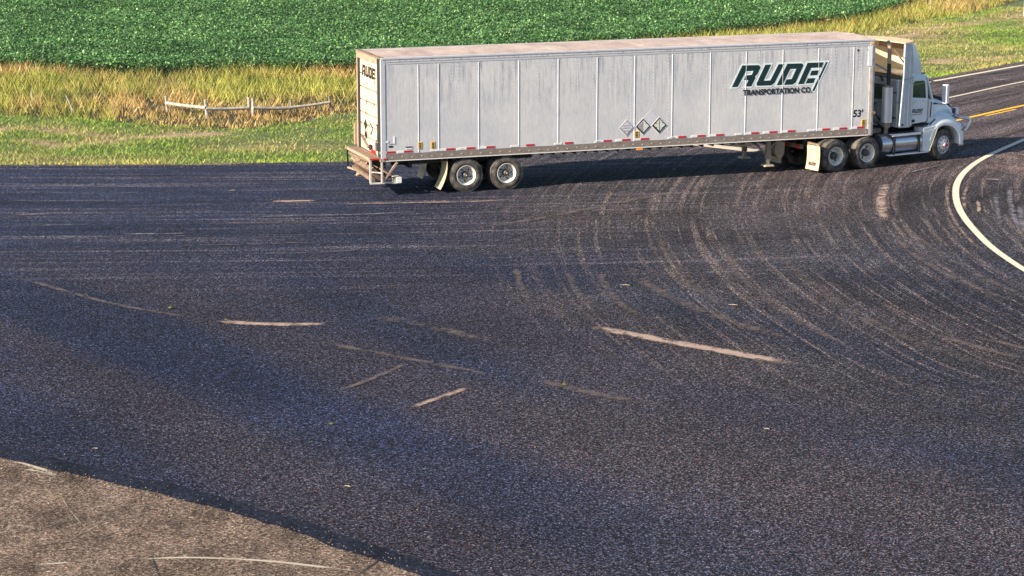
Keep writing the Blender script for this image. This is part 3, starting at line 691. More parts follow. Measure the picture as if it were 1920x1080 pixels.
# roll-up door: sections with joints
zz = [1.16, 1.55, 1.92, 2.07 + 0.19, 2.63, 3.02, 3.42, 3.85]
for a, b in zip(zz[:-1], zz[1:]):
    MB().box(0.012, 0.05, 0.402, 2.298, a + 0.016, b - 0.012).build('door_section', M['door'], trailer, bevel=0.006)
MB().box(0.05, 0.07, 0.40, 2.30, 1.16, 3.85).build('door_core', M['black'], trailer)
for (y, z) in ((1.62, 2.63), (0.82, 2.63), (1.7, 2.26), (0.55, 3.02)):
    MB().box(-0.004, 0.012, y - 0.02, y + 0.02, z - 0.07, z + 0.06).build('door_hinge', M['rust'], trailer)
lt = MB().box(-0.06, -0.036, 0.28, 0.34, 1.62, 2.1).box(-0.06, -0.02, 0.28, 0.46, 2.06, 2.10).box(-0.06, -0.02, 0.28, 0.46, 1.60, 1.64)
lt.build('grab_handle', M['rust'], trailer)
MB().box(-0.06, 0.0, 0.30, 0.52, 1.32, 1.56).build('latch_box', M['hub'], trailer)
MB().bar((-0.03, 2.05, 1.55), (-0.03, 1.35, 1.28), 0.05).build('door_strap', M['rust'], trailer)
for yy_, w_ in ((0.95, 0.07), (0.75, 0.06)):
    MB().box(-0.05, 0.0, yy_ - w_, yy_ + w_, 1.18, 1.28).build('tail_lamp', M['red'], trailer)
MB().box(-0.06, 0.0, 1.02, 1.2, 1.24, 1.40).build('rubber_stop', M['black'], trailer)
# far side hinge and post of the liftgate
MB().box(-0.10, 0.02, TW + 0.002, TW + 0.10, 1.2, 1.85).build('gate_column', M['rearframe'], trailer)
# marks on the rear
for (yc, zc, mt, r_) in ((1.18, 1.86, 'ink', 0.20), (1.75, 1.92, 'ink', 0.17), (1.72, 1.62, 'ink', 0.15)):
    o = MB(); o.prism([(yc - r_, zc), (yc, zc + r_), (yc + r_, zc), (yc, zc - r_)], 'x', -0.001, 0.010); o.build('rear_placard', M[mt], trailer)
    if zc == 1.86:
        o = MB(); q = r_ * 0.66; o.prism([(yc - q, zc), (yc, zc + q), (yc + q, zc), (yc, zc - q)], 'x', -0.005, -0.002); o.build('rear_placard_face', M['paleplac'], trailer)
# liftgate: platform deck, posts, folded plate, cylinders
deck = MB().box(-0.32, -0.045, 0.14, 2.60, 1.10, 1.145); deck.build('deck_plate', M['rust'], trailer, bevel=0.006)
MB().box(-0.355, -0.322, 0.14, 2.60, 1.07, 1.15).build('deck_nose', M['rearframe'], trailer)
MB().box(-0.33, -0.05, 0.128, 0.139, 1.09, 1.14).build('red_reflector', M['red'], trailer)
MB().box(0.03, 0.13, -0.02, -0.008, 1.10, 1.15).build('red_reflector', M['red'], trailer)
for (x, y, zt, zb, w, mt) in ((-0.33, 0.12, 1.09, 0.42, 0.05, 'post'), (-0.02, -0.02, 1.03, 0.42, 0.05, 'post'), (-0.33, 2.60, 1.07, 0.50, 0.05, 'black'), (-0.10, 2.50, 1.05, 0.5, 0.05, 'rust')):
    MB().box(x - w / 2, x + w / 2, y - w / 2, y + w / 2, zb, zt).build('gate_post', M[mt], trailer)
for p_, q_, w, mt in [((-0.35, 0.10, 0.41), (0.56, 0.03, 0.41), 0.045, 'post'), ((0.0, 0.0, 0.44), (0.46, 0.0, 1.02), 0.055, 'rearframe'),
                      ((-0.33, 2.6, 0.52), (-0.2, 1.9, 0.52), 0.05, 'rearframe'), ((-0.31, 2.5, 0.98), (-0.24, 0.3, 1.0), 0.05, 'rust'),
                      ((-0.22, 2.45, 0.93), (-0.22, 0.15, 0.80), 0.08, 'rust'), ((-0.30, 2.0, 0.62), (-0.25, 0.1, 0.50), 0.10, 'rust'),
                      ((-0.2, 1.9, 0.85), (0.3, 0.4, 0.55), 0.07, 'rearframe'), ((-0.1, 1.5, 0.98), (0.42, 0.15, 0.48), 0.06, 'rust'),
                      ((-0.28, 2.3, 0.86), (-0.1, 1.2, 0.62), 0.06, 'rearframe'), ((0.1, 2.3, 0.9), (0.1, 0.2, 0.9), 0.14, 'black'),
                      ((-0.33, 0.12, 0.75), (0.0, 0.0, 0.72), 0.035, 'post'), ((0.02, 0.04, 0.56), (0.5, 0.04, 0.56), 0.04, 'rust')]:
    MB().bar(p_, q_, w).build('gate_strut', M[mt], trailer)
MB().prism([(-0.34, 0.78), (-0.22, 0.86), (0.12, 0.52), (0.02, 0.43)], 'y', 0.12, 2.0).build('folded_platform', M['rust'], trailer)
for yy_ in (0.75, 1.45):
    MB().tube([(-0.28, yy_, 0.92), (0.22, yy_ + 0.1, 0.55)], 0.05, 10).build('hydraulic_cylinder', M['rust'], trailer)
MB().box(0.36, 0.55, 0.02, 0.3, 0.38, 0.58).build('tail_light_box', M['post'], trailer)
MB().box(0.44, 0.58, -0.01, 0.02, 0.40, 0.57).build('light_face', M['whitetape'], trailer)
MB().tube([(-0.22, 1.7, 0.55), (-0.33, 1.55, 0.44), (-0.28, 1.4, 0.52)], 0.05, 8).build('knuckle', M['rearframe'], trailer)
# under-structure
for y in (0.75, 1.84): MB().box(0.5, 4.9, y - 0.06, y + 0.06, 0.82, 1.04).build('slider_rail', M['black'], trailer)
xm = MB()
for k in range(44): xm.box(0.45 + k * 0.35, 0.50 + k * 0.35, 0.06, TW - 0.06, 0.97, 1.055)
tag(xm.build('cross_members', M['black'], trailer), kind='stuff')
MB().box(0.12, 15.93, 0.06, TW - 0.06, 1.058, 1.10).build('floor', M['black'], trailer)
MB().box(0.9, 1.0, 0.3, 2.3, 0.78, 1.0).build('bumper_beam', M['black'], trailer)

# wheels -------------------------------------------------------------
def tyre_profile(r=0.505, ri=0.292, w=0.27, y0=0.0):
    y = [(ri, 0.025), (ri + 0.02, 0.008), (ri + 0.07, -0.004), (r - 0.10, 0.0), (r - 0.045, 0.014), (r - 0.012, 0.03), (r, 0.045)]
    pr = [(a, y0 + b) for a, b in y]
    k = 5
    for i in range(k):
        ya = y0 + 0.045 + (w - 0.09) * (i + 0.86) / k; yb = y0 + 0.045 + (w - 0.09) * (i + 1) / k
        if i < k - 1: pr += [(r, ya), (r - 0.02, ya + 0.004), (r - 0.02, yb - 0.004), (r, yb)]
    pr += [(a, y0 + w - b) for a, b in reversed(y)]
    pr += [(ri - 0.01, y0 + w - 0.03), (ri - 0.01, y0 + 0.03)]
    return pr
def tyre_mesh(name, lugs=False):
    b = MB().lathe(tyre_profile(), 52, close=True)
    # shoulder blocks
    for k in range(52):
        t = 2 * PI * (k + 0.5) / 52; c, s = math.cos(t), math.sin(t); w_ = 0.017
        for (ya, yb) in ((0.018, 0.06), (0.21, 0.252)):
            vs = []
            for rr in (0.480, 0.512):
                for sg in (-1, 1):
                    for yy_ in (ya, yb): vs.append((rr * c - sg * w_ * s, yy_, rr * s + sg * w_ * c))
            b.add(vs, [(0, 1, 3, 2), (4, 6, 7, 5), (0, 4, 5, 1), (2, 3, 7, 6), (0, 2, 6, 4), (1, 5, 7, 3)])
    return b.mesh(name, 40)
TYRE = tyre_mesh('tyre'); TYRE.materials.append(M['rubber'])
def deep_rim():   # outer wheel of a dual: deep dish, disc far in
    return MB().lathe([(0.300, 0.012), (0.296, 0.002), (0.284, 0.004), (0.276, 0.022), (0.250, 0.05), (0.222, 0.13), (0.214, 0.158), (0.19, 0.152), (0.14, 0.148), (0.10, 0.15)], 48).mesh('rim', 40)
RIM = deep_rim(); RIM.materials.append(M['rimwhite'])
def front_rim():
    return MB().lathe([(0.298, 0.01), (0.290, 0.002), (0.275, 0.012), (0.262, 0.028), (0.235, 0.022), (0.20, 0.0), (0.16, -0.022), (0.115, -0.03), (0.105, -0.03)], 48).mesh('rim', 40)
FRIM = front_rim(); FRIM.materials.append(paint('satin_wheel', (0.60, 0.60, 0.60), 0.45, 0.3, amount=0.3, scale=8))
def holes_mesh(n, rr, ra, y, w=0.028, ph=0):
    b = MB()
    for k in range(n):
        t = 2 * PI * k / n + ph; cx, cz = rr * math.cos(t), rr * math.sin(t)
        b.prism([(cx + ra * math.cos(u) * 1.0, cz + ra * math.sin(u)) for u in np.linspace(0, 2 * PI, 12, endpoint=False)], 'y', y - 0.004, y + 0.004)
    return b.mesh('hand_holes')
HOLES = holes_mesh(5, 0.186, 0.026, 0.150, ph=0.2); HOLES.materials.append(M['black'])
NUTS = MB()
for k in range(10):
    t = 2 * PI * k / 10; NUTS.lathe([(0.0, 0.118), (0.017, 0.118), (0.019, 0.15)], 8, c=(0.145 * math.cos(t), 0, 0.145 * math.sin(t)))
NUTS = NUTS.mesh('lug_nuts'); NUTS.materials.append(M['hub'])
HUB = MB().lathe([(0.0, 0.015), (0.055, 0.015), (0.07, 0.03), (0.09, 0.05), (0.092, 0.11), (0.11, 0.12), (0.112, 0.15)], 28).mesh('hub', 40); HUB.materials.append(M['hub'])
CAP = MB().lathe([(0.0, 0.008), (0.018, 0.009), (0.02, 0.02)], 14).mesh('hub_cap'); CAP.materials.append(M['whitetape'])
DHUB = MB().lathe([(0.0, 0.0), (0.09, 0.03), (0.11, 0.045), (0.115, 0.11), (0.125, 0.12), (0.125, 0.15)], 28).mesh('hub', 40); DHUB.materials.append(M['hub'])
FHOLES = holes_mesh(10, 0.222, 0.027, 0.010); FHOLES.materials.append(M['black'])
FHUB = MB().lathe([(0.0, -0.105), (0.05, -0.10), (0.06, -0.07), (0.062, -0.05), (0.09, -0.045), (0.105, -0.028)], 24).mesh('hub', 40); FHUB.materials.append(M['chrome'])
FCAP = MB().lathe([(0.0, -0.125), (0.05, -0.12), (0.06, -0.098), (0.062, -0.08)], 20).mesh('hub_cap'); FCAP.materials.append(paint('red_oil_cap', (0.35, 0.03, 0.05), 0.3, amount=0))
FNUTS = MB()
for k in range(10):
    t = 2 * PI * (k + .5) / 10; FNUTS.lathe([(0.0, -0.055), (0.015, -0.055), (0.017, -0.02)], 8, c=(0.143 * math.cos(t), 0, 0.143 * math.sin(t)))
FNUTS = FNUTS.mesh('lug_nuts'); FNUTS.materials.append(M['chrome'])
DHOLES = holes_mesh(2, 0.175, 0.036, 0.150, ph=2.4); DHOLES.materials.append(M['black'])
def ob(name, me, parent, loc=(0, 0, 0), rot=(0, 0, 0)):
    o = bpy.data.objects.new(name, me); COL.objects.link(o); o.parent = parent; o.location = loc; o.rotation_euler = rot
    if name in ('lug_nuts', 'hand_holes'): o['kind'] = 'stuff'
    return o
def wheel(parent, x, y, side, kind='trailer', rz=0, spin=0.0):
    """side -1: outer face looks to -y; +1: to +y. The rim is the wheel's own mesh, tyre(s), hub and nuts its sub-parts."""
    rot = (0, spin, rz) if side < 0 else (0, spin, PI + rz)
    w = ob('wheel', FRIM if kind == 'steer' else RIM, parent, (x, y, 0.503), rot)
    ob('tyre', TYRE, w)
    if kind != 'steer': ob('tyre', TYRE, w, (0, 0.335, 0))
    if kind == 'trailer': ob('hub', HUB, w); ob('hub_cap', CAP, w); ob('lug_nuts', NUTS, w); ob('hand_holes', HOLES, w)
    elif kind == 'drive': ob('hub', DHUB, w); ob('hand_holes', DHOLES, w)
    else: ob('hub', FHUB, w); ob('hub_cap', FCAP, w); ob('lug_nuts', FNUTS, w); ob('hand_holes', FHOLES, w)
    return w
for k, x in enumerate((2.60, 3.87)):
    wheel(trailer, x, 0.02, -1, spin=0.5 + 0.9 * k); wheel(trailer, x, TW - 0.02, 1, spin=1.1)
    MB().tube([(x, 0.25, 0.5), (x, TW - 0.25, 0.5)], 0.07, 12).build('axle', M['black'], trailer)
    for y in (0.78, 1.81):
        MB().box(x - 0.5, x + 0.5, y - 0.05, y + 0.05, 0.60, 0.70).build('leaf_spring', M['black'], trailer)
        MB().box(x - 0.1, x + 0.1, y - 0.08, y + 0.08, 0.5, 0.82).build('spring_seat', M['black'], trailer)
# mud flaps behind the trailer wheels: bent sheets
def flap(parent, x, y0, y1, zt, zb, bend, mat, name='mud_flap'):
    rings = []
    for t in np.linspace(0, 1, 9):
        z = zt + (zb - zt) * t; xx = x + bend * (t ** 2.2) * -1 + 0.02 * math.sin(3 * t)
        rings.append([(xx, y0, z), (xx, y1, z), (xx + 0.012, y1, z), (xx + 0.012, y0, z)])
    return MB().loft(rings, closed=True, caps=True).build(name, mat, parent, smooth=30)
flap(trailer, 2.00, 0.03, 0.62, 0.98, 0.12, 0.22, M['flap']); flap(trailer, 1.98, 1.95, 2.54, 0.98, 0.14, 0.16, M['flap'])
MB().box(1.96, 2.02, 0.04, 2.55, 0.95, 1.03).build('flap_hanger', M['black'], trailer)
# landing gear
for y in (0.42, 2.12):
    lg = MB().box(12.60, 12.74, y - 0.07, y + 0.07, 0.42, 1.04); lg.build('landing_leg', M['rail'], trailer, bevel=0.006)
    MB().box(12.625, 12.715, y - 0.045, y + 0.045, 0.24, 0.42).build('inner_leg', M['flap'], trailer)
    MB().prism([(12.50, 0.19), (12.84, 0.19), (12.80, 0.24), (12.54, 0.24)], 'y', y - 0.15, y + 0.15).build('foot_plate', M['flap'], trailer)
    MB().bar((12.66, y, 0.55), (12.05, y, 1.02), 0.05).build('leg_brace', M['rail'], trailer)
    MB().bar((12.66, y + 0.05, 0.60), (13.0, y + 0.05, 1.02), 0.05).build('leg_brace', M['rail'], trailer)
MB().bar((12.68, 0.42, 0.85), (12.68, 2.12, 0.85), 0.05).build('cross_shaft', M['rail'], trailer)
MB().bar((12.68, 0.5, 0.5), (12.68, 2.05, 1.0), 0.045).build('leg_brace', M['rail'], trailer)
MB().bar((12.2, 0.42, 1.0), (12.2, 2.12, 1.0), 0.08).build('gear_beam', M['black'], trailer)
MB().box(12.0, 12.25, 0.8, 1.2, 0.78, 1.0).build('bracket_plate', M['flap'], trailer)
MB().prism([(12.95, 1.05), (12.95, 0.55), (13.05, 0.42), (13.2, 0.42), (13.28, 0.55), (13.28, 1.05)], 'y', 0.5, 1.0).build('support_box', M['rail'], trailer)
MB().prism([(13.3, 1.05), (13.6, 0.97), (16.0, 0.97), (16.0, 1.055)], 'y', 0.35, 2.24).build('coupler_plate', M['black'], trailer)
# hanging air hose and amber lamp in the middle
MB().tube([(5.30, 0.02, 1.05), (5.42, 0.02, 0.93), (5.56, 0.02, 0.88), (5.70, 0.02, 0.92), (5.76, 0.02, 1.05)], 0.012, 6).build('air_hose', M['ink'], trailer)
MB().tube([(5.1, 0.02, 1.05), (5.28, 0.02, 0.96), (5.5, 0.02, 0.84)], 0.010, 6).build('air_hose', M['ink'], trailer)
MB().box(8.04, 8.24, -0.02, 0.06, 0.985, 1.045).build('marker_lamp', M['amber'], trailer)
MB().box(7.95, 8.33, 0.0, 0.06, 1.03, 1.055).build('lamp_bracket', M['black'], trailer)
# red and white reflector strips
for x in (0.27, 0.80, 2.1, 2.73, 3.35, 4.6, 5.84, 7.09, 7.7, 8.31, 9.55, 10.19, 10.82, 12.01, 12.63, 13.26, 14.46, 15.06, 15.68):
    MB().box(x - 0.13, x + 0.13, 0.002, 0.012, 1.285, 1.345).build('red_reflector', M['red'], trailer)
    if x not in (4.6, 5.84): MB().box(x - 0.34, x - 0.135, 0.002, 0.012, 1.285, 1.345).build('white_reflector', M['whitetape'], trailer)
for x in (1.60, 2.42, 4.1, 5.5, 6.8, 9.2, 11.45, 13.95):
    MB().box(x - 0.12, x + 0.12, 0.002, 0.012, 1.285, 1.33).build('white_reflector', M['whitetape'], trailer)
# yellow stickers with dark writing blocks
for (x, z) in ((1.16, 1.47), (1.56, 1.46), (8.04, 1.46), (15.77, 1.46)):
    w_ = 0.07 if x > 2 else 0.06
    MB().box(x - w_, x + w_, 0.002, 0.011, z - 0.10, z + 0.11).build('yellow_sticker', M['yellow'], trailer)
    sk = MB()
    for q in range(4): sk.box(x - w_ * 0.6, x + w_ * 0.6, -0.001, 0.001, z - 0.085 + q * 0.045, z - 0.055 + q * 0.045)
    sk.build('sticker_print', M['ink'], trailer)
for (x0, x1, z0, z1, mt) in ((0.20, 0.32, 1.46, 1.51, 'ink'), (0.72, 0.92, 1.43, 1.46, 'ink'), (0.10, 0.20, 1.60, 1.66, 'whitetape'), (0.74, 0.92, 1.38, 1.41, 'whitetape'), (0.36, 0.40, 1.55, 1.78, 'seam'), (0.2, 0.38, 1.555, 1.575, 'greyplac')):
    MB().box(x0, x1, 0.002, 0.011, z0, z1).build('small_sticker', M[mt], trailer)
# hazard placards on the side
def diamond(xc, zc, r_, y, mt, name='placard'):
    return MB().prism([(xc - r_, zc), (xc, zc + r_), (xc + r_, zc), (xc, zc - r_)], 'y', y, y + 0.004).build(name, M[mt], trailer)
diamond(8.50, 1.93, 0.27, 0.0075, 'ghost', 'placard_holder')
for k, xc in enumerate((7.71, 8.25, 8.78)):
    zc = (1.68, 1.70, 1.71)[k]
    diamond(xc, zc, 0.265, 0.0035, 'whitetape', 'placard_holder'); diamond(xc, zc, 0.24, -0.001, ('greyplac', 'ink', 'ink')[k])
    diamond(xc + 0.01, zc + 0.01, 0.185, -0.0055, ('ghost', 'paleplac', 'paleplac')[k], 'placard_face')
    mk = MB()
    if k == 0:
        for zo in (0.06, -0.01, -0.10): mk.box(xc - 0.14 + abs(zo) * 0.4, xc + 0.12 - abs(zo) * 0.4, -0.009, -0.0065, zc + zo, zc + zo + 0.022)
    elif k == 1:
        mk.prism([(xc - 0.18, zc), (xc - 0.01, zc + 0.17), (xc - 0.01, zc - 0.17)], 'y', -0.009, -0.0065)
        for zo in (-0.1, 0.08): mk.box(xc + 0.07, xc + 0.12, -0.009, -0.0065, zc + zo, zc + zo + 0.02)
    else:
        mk.box(xc - 0.006, xc + 0.006, -0.009, -0.0065, zc - 0.16, zc + 0.17)
        for xo, zo in ((-0.12, 0.06), (0.09, 0.07), (-0.12, -0.07), (0.09, -0.08)): mk.box(xc + xo, xc + xo + 0.035, -0.009, -0.0065, zc + zo, zc + zo + 0.02)
    mk.build('placard_print', M['greyplac' if k < 2 else 'ink'], trailer)

# lettering ---------------------------------------------------------
LET = {
 'R': [[(11.186,2.775),(11.524,3.430),(12.077,3.423),(12.147,3.359),(12.039,3.137),(11.961,3.078),(11.978,3.026),(11.840,2.774),(11.652,2.776),(11.745,2.974),(11.584,2.980),(11.655,3.121),(11.854,3.128),(11.912,3.255),(11.648,3.249),(11.382,2.777)]],
 'U': [[(12.304,3.421),(12.503,3.421),(12.260,2.932),(12.487,2.929),(12.758,3.422),(12.941,3.421),(12.637,2.855),(12.525,2.777),(12.048,2.782),(12.013,2.839)]],
 'D': [[(12.708,2.774),(13.055,3.425),(13.558,3.418),(13.617,3.364),(13.358,2.836),(13.256,2.772),(12.963,2.769),(13.046,2.942),(13.217,2.945),(13.375,3.260),(13.162,3.260),(12.895,2.776)]],
 'E': [[(13.440,2.770),(13.753,3.427),(14.307,3.421),(14.238,3.268),(13.873,3.267),(13.635,2.777)], [(13.899,3.177),(14.164,3.181),(14.100,3.034),(13.846,3.030)], [(13.780,2.943),(14.033,2.943),(13.969,2.790),(13.704,2.786)]],
 'slash': [[(14.387,3.428),(14.450,3.426),(14.005,2.539),(13.935,2.542)]],
}
def area(p): return 0.5 * sum(p[i][0] * p[(i + 1) % len(p)][1] - p[(i + 1) % len(p)][0] * p[i][1] for i in range(len(p)))
def inflate(p, d_):
    if area(p) < 0: p = p[::-1]
    n = len(p); out = []
    for i in range(n):
        a, b, c = Vector(p[i - 1]), Vector(p[i]), Vector(p[(i + 1) % n])
        e1 = (b - a).normalized(); e2 = (c - b).normalized(); n1 = Vector((e1.y, -e1.x)); n2 = Vector((e2.y, -e2.x))
        m_ = (n1 + n2); L_ = m_.length
        if L_ < 1e-4: out.append(tuple(b + n1 * d_)); continue
        m_ /= L_; k = min(2.0, 1 / max(0.35, m_.dot(n1))); out.append(tuple(b + m_ * d_ * k))
    return out
lx0, lz0 = 11.20, 2.77
def logo(parent, place, thick=0.003, halo=True, hd=0.045, mats=('teal', 'halo'), layer=0.004):
    """place(x, z, depth) -> 3D point; x, z measured from the R's foot, in metres on the trailer side"""
    for nm, polys in LET.items():
        for pl in polys:
            for isH in ((True, False) if halo else (False,)):
                q = inflate(pl, hd) if isH else pl
                dd = 0 if isH else layer
                n = len(q); vs = [place(x - lx0, z - lz0, dd) for x, z in q] + [place(x - lx0, z - lz0, dd + thick) for x, z in q]
                fs = [tuple(range(n)), tuple(range(2 * n - 1, n - 1, -1))] + [(i, (i + 1) % n, n + (i + 1) % n, n + i) for i in range(n)]
                MB().add(vs, fs).build('letter_outline' if isH else 'letter', M[mats[1] if isH else mats[0]], parent)
logo(trailer, lambda x, z, d_: (lx0 + x, 0.0095 - d_ - 0.0, lz0 + z))
def text(parent, s, loc, rot, size, mat, name='lettering', offset=0.0, shear=0.0, sx=1.0, align='LEFT', ext=0.0015):
    c = bpy.data.curves.new(name, 'FONT'); c.body = s; c.size = size; c.extrude = ext; c.offset = offset; c.shear = shear; c.align_x = align; c.resolution_u = 3
    t = bpy.data.objects.new(name, c); COL.objects.link(t)
    bpy.context.view_layer.update()
    me = bpy.data.meshes.new_from_object(t.evaluated_get(bpy.context.evaluated_depsgraph_get()))
    bpy.data.objects.remove(t); bpy.data.curves.remove(c)
    me.materials.clear(); me.materials.append(mat)
    o = bpy.data.objects.new(name, me); COL.objects.link(o); o.parent = parent; o.location = loc; o.rotation_euler = rot; o.scale = (sx, 1, 1); return o
sideR = (PI / 2, 0, 0)
text(trailer, 'TRANSPORTATION CO.', (11.57, 0.0005, 2.505), sideR, 0.235, M['ink'], offset=0.009, sx=0.93, ext=0.0008)
text(trailer, "53'", (15.38, 0.009, 1.66), sideR, 0.31, M['ink'], offset=0.008, shear=0.12, sx=0.95)
# rear door lettering, upright block of the same mark
logo(trailer, lambda x, z, d_: (0.006 - d_ * 0.5, 2.06 - (x - z * 0.30) * 0.47, 3.36 + z * 0.52), 0.002, False, mats=('ink', 'ink'))

# ------------------------------------------------------------------ tractor
# local frame: x forward, y to the far side, z up; origin on the ground in the middle of the drive axles
truck = empty('semi_tractor', (10.01, 71.13, 0), R(32))
tag(truck, 'white day cab semi tractor with tall roof fairing and chrome exhaust stack pulling the trailer', 'truck')
for k, x in enumerate((-0.62, 0.66)):
    wheel(truck, x, -1.22, -1, 'drive', spin=0.3 + k); wheel(truck, x, 1.22, 1, 'drive', spin=0.7)
    MB().tube([(x, -1.0, 0.5), (x, 1.0, 0.5)], 0.09, 12).build('axle', M['black'], truck)
    MB().lathe([(0, -0.22), (0.15, -0.2), (0.21, 0), (0.15, 0.2), (0, 0.22)], 20, c=(x, 0, 0.52)).build('differential', M['black'], truck, smooth=True)
wheel(truck, 3.92, -1.16, -1, 'steer', rz=R(9), spin=0.2); wheel(truck, 3.92, 1.16, 1, 'steer', rz=R(9), spin=0.9)
MB().tube([(3.92, -0.95, 0.45), (3.92, 0.95, 0.45)], 0.06, 10).build('axle', M['black'], truck)
for y in (-0.43, 0.43): MB().box(-1.35, 4.55, y - 0.04, y + 0.04, 0.72, 0.98).build('frame_rail', M['black'], truck)
MB().prism([(-0.75, 1.0), (0.45, 1.06), (0.45, 0.98), (-0.75, 0.92)], 'y', -0.48, 0.48).build('fifth_wheel', M['hub'], truck, bevel=0.01)
MB().box(0.9, 2.0, -0.42, 0.42, 0.99, 1.02).build('deck_plate', M['hub'], truck)
# mud flaps and their hangers behind the drive wheels
for y0, y1 in ((-1.24, -0.62), (0.62, 1.24)):
    fl = flap(truck, -1.30, y0, y1, 0.86, 0.10, 0.05, M['flap'])
    MB().bar((-1.29, y0, 0.90), (-1.29, (y0 + y1) / 2 + (0.3 if y0 < 0 else -0.3), 0.92), 0.06).build('flap_hanger', M['rust'], truck)
logo(truck, lambda x, z, d_: (-1.345 - d_ * 0.5, -0.74 - (x * 0.12), 0.24 + z * 0.16), 0.002, False, mats=('ink', 'ink'))
MB().box(-1.40, -1.37, -0.5, 0.5, 0.70, 0.84).build('tail_bar', M['rust'], truck)
for y in (-0.3, 0.3): MB().box(-1.44, -1.40, y - 0.07, y + 0.07, 0.7, 0.82).build('tail_lamp', M['red'], truck)
# small quarter fenders over the drive tyres (forward side)
for y0, y1 in ((-1.22, -0.62), (0.62, 1.22)):
    rings = []
    for t in np.linspace(R(95), R(160), 7):
        cx, cz = 0.66 - 0.0, 0.5; r_ = 0.60
        rings.append([(0.0 + cx + r_ * math.cos(t) * 1.0, y0, cz + r_ * math.sin(t)), (cx + r_ * math.cos(t), y1, cz + r_ * math.sin(t)), (cx + (r_ - .015) * math.cos(t), y1, cz + (r_ - .015) * math.sin(t)), (cx + (r_ - .015) * math.cos(t), y0, cz + (r_ - .015) * math.sin(t))])
    pass
# cab shell: body section lofted along x; windows are separate panes
def cab_section(x, zb, zt, w, wt, r_=0.12):
    """open ring up one side, over, down the other"""
    pts = [(-w, zb), (-w, zb + (zt - zb) * 0.5), (-w + (w - wt) * 0.5, zt - (zt - zb) * 0.22), (-wt, zt - r_)]
    for t in (25, 50, 75): pts.append((-wt + r_ * (1 - math.cos(R(t))), zt - r_ + r_ * math.sin(R(t))))
    full = pts + [(0, zt + 0.02)] + [(-y, z) for y, z in reversed(pts)]
    return [(x, y, z) for y, z in full]
CW = 1.06
# lower body (below the window line)
lower = MB().loft([[(x, -CW, 1.19), (x, -CW, 1.98), (x, CW, 1.98), (x, CW, 1.19)] for x in (1.98, 2.52)], closed=True, caps=True)
lower.build('cab_back_body', M['bluegrey'], truck, bevel=0.03)
MB().box(1.99, 2.50, -CW + 0.02, CW - 0.02, 1.981, 2.70).build('cab_back_upper', M['bluegrey'], truck, bevel=0.03)
# rear window
MB().box(1.975, 1.988, -0.55, 0.55, 2.02, 2.5).build('rear_window', M['glass'], truck)
